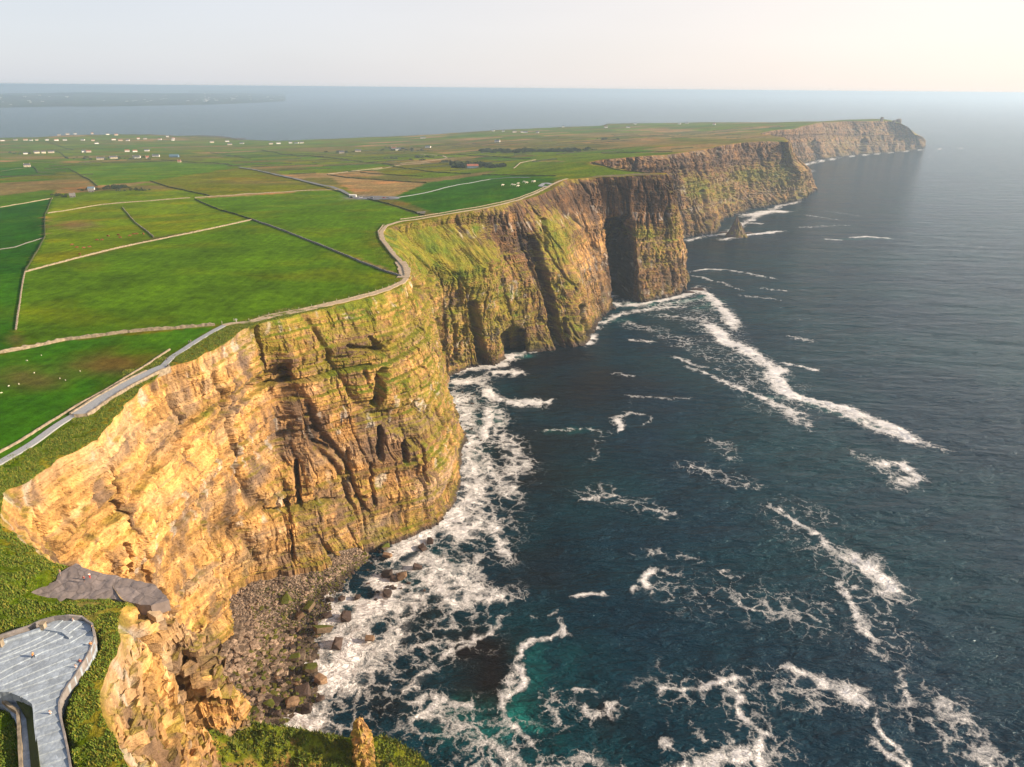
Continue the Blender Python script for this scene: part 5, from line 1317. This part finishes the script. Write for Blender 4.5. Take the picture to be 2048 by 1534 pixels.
tag(wall_strip('stone_wall', [G(x, y - 4) for x, y in earth_p[18:26]], .7, .8, M_WALLST, seed=72), 'low pale bank above the path where it rises to the cave headland', 'wall')
tag(wall_strip('stone_wall', GL([(-60,922),(0,906),(40,884),(100,846),(150,815),(230,770),(300,727),(340,700)]), .5, .8, M_WALLST, seed=73), 'thin low wall on the field side of the grey cliff path', 'wall')

# hedges of the far patchwork, along the edges of its fields
random.seed(31)
nh = 0
for kvv in range(6, 46):
    for s_ in range(0, 90):
        u0 = -1500 + s_ * 55; a = .42
        seg = []
        if hsh(np.array([kvv]), np.array([s_ // 3]), 5)[0] > .62: continue
        for t in (0, .5, 1):
            u = u0 + 55 * t; v = kvv * 105.0
            x = u * math.cos(a) - v * math.sin(a); y = u * math.sin(a) + v * math.cos(a)
            x2, y2 = x, y
            for _ in range(3):
                du, dv = 50 * float(perlin(x2 / 420, y2 / 420, 0, 61)), 50 * float(perlin(x2 / 420, y2 / 420, 0, 62))
                uu_, vv_ = u - du, v - dv; x2 = uu_ * math.cos(a) - vv_ * math.sin(a); y2 = uu_ * math.sin(a) + vv_ * math.cos(a)
            seg.append((x2, y2))
        sx1, sy1 = np.array([p[0] for p in seg]), np.array([p[1] for p in seg])
        if sy1.min() < 900 or abs(sx1).max() > 4200: continue
        px_, py_, _ = project(np.column_stack([sx1, sy1, land_h(sx1, sy1)]))
        if px_.min() < -40 or py_.max() > 372 or px_.max() > 1560 or sy1.min() < 900: continue
        if any(inside(px_[1:2], py_[1:2], f_[0])[0] for f_ in FIELDS): continue
        if nh >= 190 or random.random() < .25: continue
        if not inside(sx1, sy1, pp[::3]).all(): continue
        if np.min(np.hypot(edge[::8, 0] - sx1[1], edge[::8, 1] - sy1[1])) < 60: continue
        o = wall_strip('hedge', [(p[0], p[1], 0) for p in seg], random.uniform(2, 3.4), random.uniform(1.2, 2.2), M_HEDGE, step=14, jz=.3, seed=400 + nh); nh += 1
        tag(o, 'thin dark hedge line in the far patchwork, ' + ('behind the left edge fields' if px_[1] < 300 else 'behind the road' if px_[1] < 650 else 'in front of the centre skyline' if px_[1] < 1000 else 'inland of the far cliffs') + (', nearest rows' if py_[1] > 330 else ', middle rows' if py_[1] > 295 else ', farthest rows'), 'hedge', 'hedges of the far fields')

# ================================================================ HOUSES
def gable(L_, W_, H_, RH, t=.25):
    b = MB(); x, y = L_ / 2, W_ / 2
    b.add([(-x, -y, -1), (x, -y, -1), (x, y, -1), (-x, y, -1), (-x, -y, H_), (x, -y, H_), (x, y, H_), (-x, y, H_), (-x, 0, H_ + RH), (x, 0, H_ + RH)],
          [(3, 2, 1, 0), (0, 1, 5, 4), (2, 3, 7, 6), (1, 2, 6, 9, 5), (3, 0, 4, 8, 7)])
    r_ = MB(); o = .5; r_.add([(-x - o, -y - o, H_ - .35), (x + o, -y - o, H_ - .35), (x + o, 0, H_ + RH + .2), (-x - o, 0, H_ + RH + .2), (-x - o, y + o, H_ - .35), (x + o, y + o, H_ - .35)], [(0, 1, 2, 3), (3, 2, 5, 4)])
    return b, r_
def house(p, L_, W_, H_, RH, rz, wm, rm, label, cat='house', group=None, simple=False):
    t = empty('house' if cat == 'house' else cat, p, rz); tag(t, label, cat, group)
    b, r_ = gable(L_, W_, H_, RH); b.build('wall', wm, t); ro = r_.build('roof', rm, t)
    if not simple:
        for s_ in (-1, 1):
            c = MB(); c.box((s_ * (L_ / 2 - .7), 0, H_ + RH + .5), (.9, .9, 1.6)); c.build('chimney', wm, ro)
        for yy in (-1, 1):
            n = max(2, int(L_ / 3.6))
            for k in range(n):
                c = MB(); xx = -L_ / 2 + (k + .5) * L_ / n; dr = (k == n // 2)
                c.box((xx, yy * (W_ / 2 + .02), H_ * (.42 if dr else .55)), (1.0 if dr else 1.3, .12, H_ * (.75 if dr else .38))); c.build('door' if dr else 'window', M_DARK if dr else M_GLASS, t)
    return t
HS = []
c1 = [(15,383),(90,380),(150,380),(182,382),(215,380),(275,380),(330,382),(380,380),(485,380),(545,383),(565,400),(665,378),(705,382),(748,382),(810,373),(850,373),(935,377),(980,360),(1015,372),(1012,380),(495,450),(520,450),(300,453),(255,455),(215,455),(150,460),(590,492),(665,486),(800,484),(862,484),(913,475),(1050,508),(345,350),(395,345),(440,343),(540,342),(630,347),(680,350),(1240,393),(1330,388),(1345,407),(1415,400),(1585,402),(1630,400),(1700,397),(1735,398),(1765,397),(2000,456),(160,534),(745,447),(790,447),(860,443),(425,712),(535,682)]
c2 = [(720,222),(1130,180),(1190,183),(1255,187),(1300,188),(1320,190),(1390,190),(1540,157),(1790,158),(1960,137),(1155,244),(550,286),(575,292),(750,277),(245,308),(10,250),(1920,160),(340,300)]
c3 = [(170,149),(330,130),(570,130),(610,126),(760,133)]
HP_ = [(x / 2.926, 150 + y / 2.926, 1) for x, y in c1] + [(600 + x / 2.926, 200 + y / 2.926, 2) for x, y in c2] + [(1150 + x / 2.73, 200 + y / 2.73, 3) for x, y in c3]
random.seed(77)
special = {30: 'largest white farmhouse above the green slope, left of the blue grey barn', 28: 'long cream house left of the largest white farmhouse', 29: 'small red roofed shed left of the largest white farmhouse', 26: 'long low house leftmost of the row above the green slope', 27: 'long house with pale gable, second in the row above the green slope',
           17: 'white house standing by the dark shore rocks', 54: 'lone wide white house on the skyline of the plateau', 31: 'small red roofed hut beside the start of the road hedge', 48: 'house at the top of the left green field by the hedge', 52: 'small ruined farm building at the wall corner on the left', 53: 'farm shed with pale roof in the brown bracken slope', 47: 'low grey farm building alone in the middle distance',
           65: 'lone farmhouse among trees in the middle of the plateau', 63: 'white house high on the far skyline right of centre', 64: 'small house on the tan slope in the middle distance'}
for i, (px, py, kq) in enumerate(HP_):
    p = G(px, py + 1.0); d = np.linalg.norm(p - np.array([0, 0, CAM_H]))
    L_ = random.uniform(12, 19) * (1.3 if i in (30, 54, 28, 27, 26) else 1.0); W_ = random.uniform(7, 9); H_ = random.uniform(4.0, 5.6)
    if i in (31, 29): L_, H_ = 8, 3
    if i in (52, 53): L_, W_, H_ = 7, 5, 2.4
    wm = random.choice([M_WHITE, M_WHITE, M_CREAM]); rm = random.choice([M_SLATE, M_SLATE, M_SLATE, M_RED])
    if i in (30, 54, 17, 63): wm, rm = M_WHITE, M_SLATE
    if i in (29, 31): rm = M_RED
    if i in (52, 53): wm, rm = M_WALLGR, M_WALLGR
    zone = 'walled house in the village along the bay shore' if i < 20 or 32 <= i < 38 else 'pale farmhouse on the slope behind the village' if i < 54 else 'small farmhouse scattered on the far plateau'
    lab = special.get(i); g = {'w': 'houses of the village by the bay', 'p': 'farmhouses on the slope', 's': 'farmhouses scattered on the far plateau'}[zone[0]] if i < 54 else 'farmhouses scattered on the far plateau'
    if i >= 38 and i < 48 and not lab: zone = 'house in the shore row right of the dark rocks'; g = 'houses right of the dark shore rocks'
    if not lab: zone += (', left part' if px < 120 else ', middle part' if px < 250 else ', right part') if px < 420 else ''
    if not lab: zone += {(True, True): ', white under slate', (True, False): ', white under red tiles', (False, True): ', cream under slate', (False, False): ', cream under red tiles'}[(wm is M_WHITE, rm is M_SLATE)]
    house(p, L_, W_, H_, random.uniform(2.4, 3.4), random.uniform(-.35, .35) + math.atan2(p[0], p[1]) * -1, wm, rm, lab or zone, 'house', g if not lab else None, simple=(i not in special))
house(G(1020 / 2.926, 150 + 481 / 2.926), 26, 13, 5, 3, .1, M_BARN, M_BARN, 'blue grey metal barn right of the white farmhouse', 'barn', None, True)
house(G(600 + 1010 / 2.926, 200 + 398 / 2.926), 22, 10, 4.5, 3, .2, M_BARN, M_RED, 'blue and red shed half hidden in the dark thicket', 'shed', None, True)
house(G(183, 380), 9, 6, 3, 2, .3, M_WHITE, M_BARN, 'small farm shed with a bright blue roof on the brown slope', 'shed', None, True)
house(G(706, 394), 9, 3, 3.0, .3, -.1, M_WHITE, M_WHITE, 'white box trailer parked at the end of the road', 'trailer', None, True)
# gravestone-like low ruin by the car park
house(G(842, 427), 8, 2.5, 1.6, .2, .4, M_WALLGR, M_WALLGR, 'low grey stone block beside the wall above the cliff path corner', 'ruin', None, True)

# ---- vehicles
def car(px, py, rz, mat, label):
    p = G(px, py, .3); t = empty('parked_car', p, rz); tag(t, label, 'car')
    b = MB(); b.add([(-2.1, -.85, .35), (2.1, -.85, .35), (2.1, .85, .35), (-2.1, .85, .35), (-2.1, -.85, .9), (2.1, -.85, .8), (2.1, .85, .8), (-2.1, .85, .9)], [(3, 2, 1, 0), (4, 5, 6, 7), (0, 1, 5, 4), (1, 2, 6, 5), (2, 3, 7, 6), (3, 0, 4, 7)]); b.build('body', mat, t)
    c = MB(); c.add([(-1.7, -.8, .9), (1.1, -.8, .83), (1.1, .8, .83), (-1.7, .8, .9), (-1.3, -.65, 1.45), (.4, -.65, 1.45), (.4, .65, 1.45), (-1.3, .65, 1.45)], [(4, 5, 6, 7), (0, 1, 5, 4), (1, 2, 6, 5), (2, 3, 7, 6), (3, 0, 4, 7)]); c.build('cabin', M_GLASS, t)
    for sx_ in (-1.3, 1.3):
        for sy_ in (-.8, .8):
            w = MB(); w.prism([(sx_ + .33 * math.cos(a), .33 + .33 * math.sin(a)) for a in np.linspace(0, 6.28, 11)[:-1]], sy_ - .12, sy_ + .12)
            w.v = [(v[0], v[2], v[1]) for v in w.v]; w.build('wheel', M_GLASS, t)
car(768, 397, .1, simple_mat('red car paint', (.55, .04, .03), .3, .05), 'red car parked at the right end of the car park')
car(722, 396, .3, simple_mat('white car paint', (.8, .8, .8), .3, .05), 'white car parked next to the box trailer')
car(744, 397, -.2, simple_mat('silver car paint', (.35, .36, .38), .3, .05), 'silver grey car in the middle of the car park')

# ---- cattle and sheep: one mesh each, real legs and head
def cow_mesh(name, mat, s=1.0):
    bm = bmesh.new(); me = bpy.data.meshes.new(name)
    V = {'rump': (-.95, 0, 1.15), 'mid': (0, 0, 1.08), 'chest': (.75, 0, 1.12), 'neck': (1.1, 0, 1.2), 'head': (1.45, 0, 1.05), 'muz': (1.75, 0, .8)}
    rad = {'rump': .36, 'mid': .42, 'chest': .38, 'neck': .22, 'head': .17, 'muz': .10}
    vs = {}; names = list(V)
    for k in names: vs[k] = bm.verts.new([c * s for c in V[k]])
    for a, b in zip(names[:-1], names[1:]): bm.edges.new((vs[a], vs[b]))
    radl = [rad[k] * s for k in names]
    for nm, x in (('rump', -.9), ('chest', .72)):
        for sy_ in (-.24, .24):
            prev_ = vs[nm]
            for (dx, z, r_) in ((0, .75, .13), (.03, .4, .07), (0, .03, .06)):
                v = bm.verts.new(((x + dx) * s, sy_ * s, z * s)); bm.edges.new((prev_, v)); prev_ = v; radl.append(r_ * s)
    bm.to_mesh(me); bm.free(); o = bpy.data.objects.new(name, me); link(o)
    md = o.modifiers.new('skin', 'SKIN')
    for i, r_ in enumerate(radl): me.skin_vertices[0].data[i].radius = (r_, r_)
    me.skin_vertices[0].data[0].use_root = True
    dg = bpy.context.evaluated_depsgraph_get(); ev = bpy.data.meshes.new_from_object(o.evaluated_get(dg)); ev.name = name
    bpy.data.objects.remove(o); ev.materials.clear(); ev.materials.append(mat); return ev
M_COW = simple_mat('russet hide', (.24, .085, .03), .9, .15, 1); M_WOOL = simple_mat('cream hide', (.75, .68, .55), .9, .1, 1)
cow = cow_mesh('cow', M_COW); pale = cow_mesh('cow', M_WOOL)
c4 = [(490,380),(528,398),(570,402),(615,395),(545,445),(665,347),(695,347),(740,320),(808,312),(822,330),(885,318),(915,307),(932,305),(980,305)]
for i, (x, y) in enumerate(c4):
    o = link(bpy.data.objects.new('cow', cow)); o.location = G(x / 3.413, 380 + y / 3.413); o.rotation_euler = (0, 0, random.uniform(-.7, .7) + (3.14 if i % 2 else 0)); o.scale = (1.1,) * 3
    tag(o, {0: 'russet cow grazing leftmost of the herd', 4: 'russet cow standing right against the straight sunlit wall', 13: 'russet cow farthest right, next to the short slanting wall'}.get(i, 'russet brown cow grazing in the field above the straight wall'), 'cow', 'russet cattle in the upper field')
for i, (x, y) in enumerate([(1185,503),(1240,501),(1252,503),(1275,494),(1274,508),(1309,484),(1325,489),(1360,482),(1370,482)]):
    o = link(bpy.data.objects.new('cow', pale)); o.location = G(600 + x / 2.926, 200 + y / 2.926); o.rotation_euler = (0, 0, random.uniform(-.5, .5)); o.scale = (1.6,) * 3
    tag(o, {0: 'cream cow alone at the left of the herd'}.get(i, 'cream white cow lying or grazing in the deep green field'), 'cow', 'cream cattle in the deep green field')
for i, (x, y) in enumerate([(185,1168),(283,1132),(548,1240),(410,1290),(448,1302),(60,1342),(130,1328),(12,1388),(235,1252)]):
    o = link(bpy.data.objects.new('sheep', pale)); o.location = G(x / 3.413, 380 + y / 3.413); o.rotation_euler = (0, 0, random.uniform(0, 6)); o.scale = (.34,) * 3
    tag(o, 'tiny white sheep dotted on the near left field', 'sheep', 'sheep in the near left field')

# ---- people
def person(pos, rz, top, leg, label, stride=.12, pack=None):
    t = empty('person', pos, rz); tag(t, label, 'person')
    def skin(name, verts, edges, rads, mat, root=0):
        me = bpy.data.meshes.new(name); me.from_pydata(verts, edges, []); o = bpy.data.objects.new(name, me); link(o)
        o.modifiers.new('s', 'SKIN')
        for i, r_ in enumerate(rads): me.skin_vertices[0].data[i].radius = (r_, r_)
        me.skin_vertices[0].data[root].use_root = True
        sb2 = o.modifiers.new('u', 'SUBSURF'); sb2.levels = 1
        dg = bpy.context.evaluated_depsgraph_get(); ev = bpy.data.meshes.new_from_object(o.evaluated_get(dg)); ev.name = name; bpy.data.objects.remove(o)
        ev.materials.clear(); ev.materials.append(mat); return link(bpy.data.objects.new(name, ev), t)
    s_ = stride
    skin('body', [(0,0,.95),(0,0,1.2),(0,0,1.42),(0,0,1.52),(0,0,1.64),(0,.19,1.40),(.03,.24,1.13),(.1,.22,.88),(0,-.19,1.40),(-.03,-.24,1.13),(.05,-.22,.88),(s_,.1,.9),(s_*1.4,.1,.5),(s_*1.2,.1,.08),(s_*1.2+.14,.1,.04),(-s_,-.1,.9),(-s_*1.3,-.1,.5),(-s_*2,-.1,.1),(-s_*2+.13,-.1,.05)],
         [(0,1),(1,2),(2,3),(3,4),(2,5),(5,6),(6,7),(2,8),(8,9),(9,10),(0,11),(11,12),(12,13),(13,14),(0,15),(15,16),(16,17),(17,18)], [.15,.16,.14,.06,.10,.07,.05,.04,.07,.05,.04,.09,.065,.05,.04,.09,.065,.05,.04], simple_mat('skin', (.5, .3, .2), .7, .05))
    skin('jacket', [(0,0,.9),(0,0,1.2),(0,0,1.43),(0,.2,1.40),(.03,.25,1.13),(.08,.23,.95),(0,-.2,1.40),(-.03,-.25,1.13),(.03,-.23,.95)], [(0,1),(1,2),(2,3),(3,4),(4,5),(2,6),(6,7),(7,8)], [.18,.19,.165,.09,.075,.06,.09,.075,.06], top)
    skin('trousers', [(0,0,.95),(s_,.1,.86),(s_*1.4,.1,.5),(s_*1.2,.1,.1),(-s_,-.1,.86),(-s_*1.3,-.1,.5),(-s_*2,-.1,.12)], [(0,1),(1,2),(2,3),(0,4),(4,5),(5,6)], [.17,.11,.085,.07,.11,.085,.07], leg)
    skin('hair', [(-.02,0,1.66),(-.02,0,1.72)], [(0,1)], [.115,.09], M_DARK)
    return t
cm = {k: simple_mat(k + ' cloth', c, .9, .1) for k, c in {'white': (.8, .8, .8), 'black': (.03, .03, .04), 'red': (.5, .06, .05), 'blue': (.08, .12, .3), 'orange': (.6, .22, .05), 'pink': (.6, .25, .3), 'grey': (.2, .2, .22), 'tan': (.5, .35, .2)}.items()}
def PP(x, y): return x / 4.736, 1210 + y / 4.736
for (x, y, dz, a, t_, l_, lab) in [(700,182,-1.2,1.2,'white','grey','person in a white top walking at the top corner of the viewing platform'),(882,252,-1.3,.3,'black','black','person in dark clothes standing at the outer parapet of the platform'),(868,408,-1.9,2,'orange','tan','person in an orange top beside the outer edge of the platform'),
        (322,508,-1.2,.2,'orange','black','person in an orange top standing alone on the wide terrace'),(768,572,-2.5,1.5,'red','grey','person in a red top by the platform edge'),(726,625,-2.6,1.6,'white','black','person with a white top and black trousers by the platform edge'),(485,1062,-3.7,1.7,'white','grey','person in a pale top walking down the broad steps')]:
    px, py = PP(x, y); person(P(px, py, PZ0 + dz), a, cm[t_], cm[l_], lab)
for (px, py, z, t_, l_, lab) in [(180,1157,160.6,'white','red','person in white standing on the shale ledge'),(169,1163,160.6,'red','black','person in dark red standing on the shale ledge beside another in white'),(121,1150,160.6,'tan','grey','person in tan at the inner end of the shale ledge')]:
    person(P(px, py, z), random.uniform(0, 6), cm[t_], cm[l_], lab)
for (x, y, t_, l_, lab) in [(1140,418,'black','black','lone person in black walking the grey path above the bright cliff'),(1290,303,'blue','black','person in blue, left of the pair on the grey path'),(1303,297,'pink','grey','person in pink, right of the pair on the grey path'),(825,640,'grey','black','person walking between the parapets of the path terrace')]:
    g_ = G(x / 3.409, 600 + y / 3.409); person(g_ + np.array([0, 0, .35]), .9, cm[t_], cm[l_], lab)
# white marker post by the path junction
m_ = MB(); m_.box((0, 0, .8), (.5, .12, 1.6)); m_.box((0, 0, 1.7), (1.2, .1, .7)); o = m_.build('notice_board', M_WHITE); o.location = G(473, 645); tag(o, 'small white notice board where the cliff path meets the flag wall', 'sign')

# ---- watch tower on the last headland
tp = PF(1763, 242.5, 127); tp[2] = float(land_h(tp[0], tp[1])[0])
tw = empty('watch_tower', tp); tag(tw, 'small square stone watch tower on the last headland', 'tower')
M_TW = simple_mat('tower stone', (.16, .12, .09), .9, .2, .2)
m_ = MB(); m_.box((0, 0, 7), (10, 10, 18), .2, .93); m_.build('wall', M_TW, tw)
m_ = MB()
for a in range(8): m_.box((4.6 * math.cos(a * .785), 4.6 * math.sin(a * .785), 17), (2.2, 2.2, 2.4), a * .785)
m_.build('battlement', M_TW, tw)
m_ = MB(); m_.box((0, -4.95, 8), (1.6, .4, 2.6), .2); m_.build('window', M_GLASS, tw)
for (px, py, s_, lab) in [(1797, 246, 15, 'large knob of rock on the skyline right of the watch tower'), (1787, 248, 9, 'smaller rock hump beside the skyline knob'), (1812, 254, 6, 'small rock tooth on the falling skyline')]:
    p = PF(px, py, 116); p[2] = float(land_h(p[0], p[1])[0]); o = bpy.data.objects.new('rock_outcrop', rock_mesh('rock_outcrop', int(px), M_TW, 2)); o.location = (p[0], p[1], p[2] + s_ * .3); o.scale = (s_, s_, s_ * 1.3); link(o); tag(o, lab, 'rock')

# ================================================================ SCRUB, GRASS
def leaf_clumps(name, centres, mat, n_per, seed):
    r_ = np.random.RandomState(seed); V, F, C = [], [], []; o_ = 0
    for (x, y, z, rx, ry, rz_) in centres:
        n = int(n_per * max(1, rx * ry / 12))
        d = r_.normal(size=(n, 3)); d /= np.linalg.norm(d, axis=1)[:, None]; rad_ = r_.uniform(.6, 1.05, n)[:, None]
        c = np.array([x, y, z]) + d * rad_ * np.array([rx, ry, rz_])
        c[:, 2] = np.maximum(c[:, 2], z - rz_ * .3)
        s_ = r_.uniform(.5, 1.3, n)[:, None] * (rz_ / 3.0 + .25)
        a = r_.normal(size=(n, 3)); a /= np.linalg.norm(a, axis=1)[:, None]; b = np.cross(a, r_.normal(size=(n, 3))); b /= np.linalg.norm(b, axis=1)[:, None]
        tri = np.stack([c - a * s_, c + a * s_ + b * s_ * .4, c + b * s_ * 1.2], 1).reshape(-1, 3)
        V.append(tri); F.append(np.arange(len(tri)).reshape(-1, 3) + o_); o_ += len(tri)
        C.append(np.repeat(np.array([.028, .045, .014]) * r_.uniform(.5, 1.6, n)[:, None], 3, 0))
    return mesh_obj(name, np.concatenate(V), np.concatenate(F), mat, None, False, np.concatenate(C))
m_leaf, nt_, b_ = new_mat('scrub leaves'); at_ = N(nt_, 'ShaderNodeAttribute', attribute_name='tint'); nt_.links.new(at_.outputs['Color'], b_.inputs['Base Color']); b_.inputs['Roughness'].default_value = .9
r_ = np.random.RandomState(3); cs = []
for (x0, x1, y0, y1, n, s_) in [(900,1008,328,336,70,7),(880,930,322,330,14,5),(962,1060,300,306,60,7),(1050,1160,300,304,50,6),(1120,1195,298,302,30,6),(760,830,296,302,16,6),(830,870,313,317,10,5),(650,700,304,306,12,6),(770,800,316,318,8,4),(225,260,372,376,24,4),(150,300,376,382,26,3),(205,240,374,378,12,4),(100,140,388,396,10,3.5),(10,60,305,309,12,5),(130,300,314,320,30,5),(340,360,313,316,6,5),(780,850,300,303,14,5),(395,405,272,276,3,4),(1180,1240,278,280,12,5),(820,860,318,321,7,4)]:
    for _ in range(n):
        g_ = G(r_.uniform(x0, x1), r_.uniform(y0, y1)); q = s_ * r_.uniform(.5, 1.1); cs.append((g_[0], g_[1], g_[2] + q * .25, q, q, q * .6))
tag(leaf_clumps('scrub', cs, m_leaf, 60, 5), kind='stuff')

# rough grass tufts on the near cliff tops
def tufts(n, name):
    r_ = np.random.RandomState(8)
    idx = np.where((rough > .5) & (dist < 420) & (gpy < 1700) & (gpx > -100))[0]
    tri_mask = np.isin(F2, idx).all(1); Fs = F2[tri_mask]
    a, b, c = GV[Fs[:, 0]], GV[Fs[:, 1]], GV[Fs[:, 2]]; ar = np.linalg.norm(np.cross(b - a, c - a), axis=1)
    pr = ar * 1.0; pr /= pr.sum(); k = r_.choice(len(Fs), n, p=pr)
    u, v = r_.rand(n, 1), r_.rand(n, 1); fl = (u + v) > 1; u[fl] = 1 - u[fl]; v[fl] = 1 - v[fl]
    p = a[k] + (b[k] - a[k]) * u + (c[k] - a[k]) * v
    # none on the paving or the ledge
    qx, qy, _ = project(p)
    plat_poly = [(-200,1300),(0,1276),(60,1256),(110,1236),(168,1236),(192,1258),(194,1290),(165,1340),(128,1400),(130,1450),(146,1540),(150,1600),(30,1600),(30,1420),(-200,1400)]
    clump = fbm(p[:, 0] / 4, p[:, 1] / 4, 0, 3, 41)
    ok_ = ~inside(qx, qy, plat_poly) & ~inside(qx, qy, LEDGE) & (clump > -.35)
    p = p[ok_]; clump = clump[ok_]; n = len(p)
    h = (r_.uniform(.15, .5, n) * (1 + .8 * clump))[:, None]; an = r_.uniform(0, 6.28, n); w = r_.uniform(.1, .25, n)[:, None]
    d = np.stack([np.cos(an), np.sin(an), 0 * an], 1); lean = r_.normal(size=(n, 3)) * .35 + np.array([-.25, .1, 0]); lean[:, 2] = 0
    tri = np.stack([p - d * w, p + d * w, p + np.array([0, 0, 1]) * h + lean * h], 1).reshape(-1, 3)
    base = np.array([.090, .140, .006]) * r_.uniform(.85, 1.2, n)[:, None]; yl = (r_.rand(n) < .16 + .2 * (clump > .1)); base[yl] = np.array([.21, .20, .02]) * r_.uniform(.7, 1.3, (yl.sum(), 1))
    return mesh_obj(name, tri, np.arange(len(tri)).reshape(-1, 3), m_leaf, None, False, np.repeat(base, 3, 0))
tag(tufts(130000, 'rough_grass'), kind='stuff')

def ridge_tufts(n):
    me = ridge.data; co = np.zeros(len(me.vertices) * 3, np.float32); me.vertices.foreach_get('co', co); co = co.reshape(230, 120, 3)
    r_ = np.random.RandomState(18); i = r_.uniform(0, 228, n); j = r_.beta(2.2, 2.6, n) * 118
    i0, j0 = i.astype(int), j.astype(int); fi, fj = (i - i0)[:, None], (j - j0)[:, None]
    p = co[i0, j0] * (1 - fi) * (1 - fj) + co[i0 + 1, j0] * fi * (1 - fj) + co[i0, j0 + 1] * (1 - fi) * fj + co[i0 + 1, j0 + 1] * fi * fj
    cl = fbm(p[:, 0] / 3, p[:, 1] / 3, p[:, 2] / 3, 3, 47); ok_ = cl > -.3; p = p[ok_]; cl = cl[ok_]; n = len(p)
    h = (r_.uniform(.4, 1.1, n) * (1 + .8 * cl))[:, None]; an = r_.uniform(0, 6.28, n); w = r_.uniform(.15, .35, n)[:, None]
    d = np.stack([np.cos(an), np.sin(an), 0 * an], 1); lean = r_.normal(size=(n, 3)) * .5; lean[:, 2] = 0
    tri = np.stack([p - d * w, p + d * w, p + np.array([0, 0, 1]) * h + lean * h], 1).reshape(-1, 3)
    base = np.array([.085, .125, .006]) * r_.uniform(.55, 1.3, n)[:, None]; yl = r_.rand(n) < .25; base[yl] = np.array([.20, .19, .02]) * r_.uniform(.6, 1.2, (yl.sum(), 1))
    return mesh_obj('rough_grass', tri, np.arange(len(tri)).reshape(-1, 3), m_leaf, None, False, np.repeat(base, 3, 0))
tag(ridge_tufts(60000), kind='stuff')

# ================================================================ THE COAST ACROSS THE BAY
def far_coast(name, L, zmax, depth, mat, seed):
    sh = np.array([P(a, b, 1.0) for a, b in L]); n1, n2 = 220, 26
    s = np.linspace(0, 1, n1); c = along(sh[:, :2], s); c[:, 1] += 260 * fbm(s * 14, 1.0, 0, 4, seed) * (np.hypot(c[:, 0], c[:, 1]) / 10000)
    t = np.linspace(0, 1, n2)[None]; X = c[:, None, 0] * (1 + t * depth); Y = c[:, None, 1] * (1 + t * depth)
    Z = -3 + zmax * (sstep(0, 1, t) ** .8) * (1 + .5 * fbm(X / 2500, Y / 2500, 0, 4, seed + 1)) * sstep(1.0, .6, s)[:, None] + (9 * sstep(0, .05, t)) * sstep(1.0, .9, s)[:, None]
    kvq = np.floor(Y / 160); kuq = np.floor(X / 260 + 5 * hsh(kvq, 3)); col = mix(np.broadcast_to(np.array([.05, .085, .03]), X.shape + (3,)), np.array([.09, .08, .04]), hsh(kvq, kuq, 4)); col = col * (.25 + .8 * hsh(kvq, kuq, 6))[..., None]
    o = mesh_obj(name, np.stack([X, Y, Z], -1).reshape(-1, 3), grid_faces(n1, n2), mat, None, True, col.reshape(-1, 3), {'rough': np.zeros(n1 * n2)})
    tag(o, kind='structure'); return X, Y, Z
X_, Y_, Z_ = far_coast('hills', [(-500,222),(-200,219),(0,216),(100,213.5),(250,213),(400,210),(480,207),(540,204.5),(585,202)], 75, .9, M_GROUND, 301)
far_coast('hills', [(380,190),(500,189),(620,187),(760,186),(900,184.5)], 55, .5, M_GROUND, 311)
far_coast('hills', [(960,180),(1020,183),(1080,183),(1130,181)], 60, .1, M_GROUND, 321)
random.seed(9)
m_ = MB(); m_.box((0, 0, 5), (46, 22, 14)); hm = m_.build('house', M_WHITE)
hid = 0
for k in range(85):
    i = int(20 + (190) * random.random()); j = int(random.triangular(3, 20, 7))
    if j >= 25: continue
    if k == 0: o = hm
    else: o = link(hm.copy())
    sc_ = random.uniform(.5, 1.1)
    o.location = (X_[i, j], Y_[i, j], Z_[i, j]); o.scale = (sc_, sc_, sc_ * .8); o.rotation_euler = (0, 0, random.uniform(-.4, .4))
    tag(o, 'tiny pale house on the hazy coast across the bay', 'house', 'houses on the far coast')
# dark rock flat on the bay shore
for L, nm in (([(345,274.5),(370,271.5),(400,270.5),(440,272),(455,274),(470,276.5),(492,277),(450,280),(430,281),(400,279),(370,277)], 1),):
    pl = [P(a, b, 1.5) for a, b in L]
    m_ = MB(); m_.prism([(p[0], p[1]) for p in pl], -2, 2.2)
    tag(m_.build('rock_flat', simple_mat('dark tidal rock', (.07, .055, .045), .9, .5, .02)), kind='structure')
# ---------------------------------------------------------------- the air
def haze_box():
    m = bpy.data.materials.new('sea haze'); m.use_nodes = True
    nt = m.node_tree; nt.nodes.clear()
    out = nt.nodes.new('ShaderNodeOutputMaterial'); v = nt.nodes.new('ShaderNodeVolumePrincipled')
    v.inputs['Color'].default_value = HAZE_COL
    v.inputs['Density'].default_value = HAZE_D
    v.inputs['Anisotropy'].default_value = HAZE_G
    nt.links.new(v.outputs[0], out.inputs['Volume'])
    b = MB(); b.box((0, 0, (275 - 8) / 2), (250000, 250000, 283)); o = b.build('haze', m); o['kind'] = 'stuff'
haze_box()
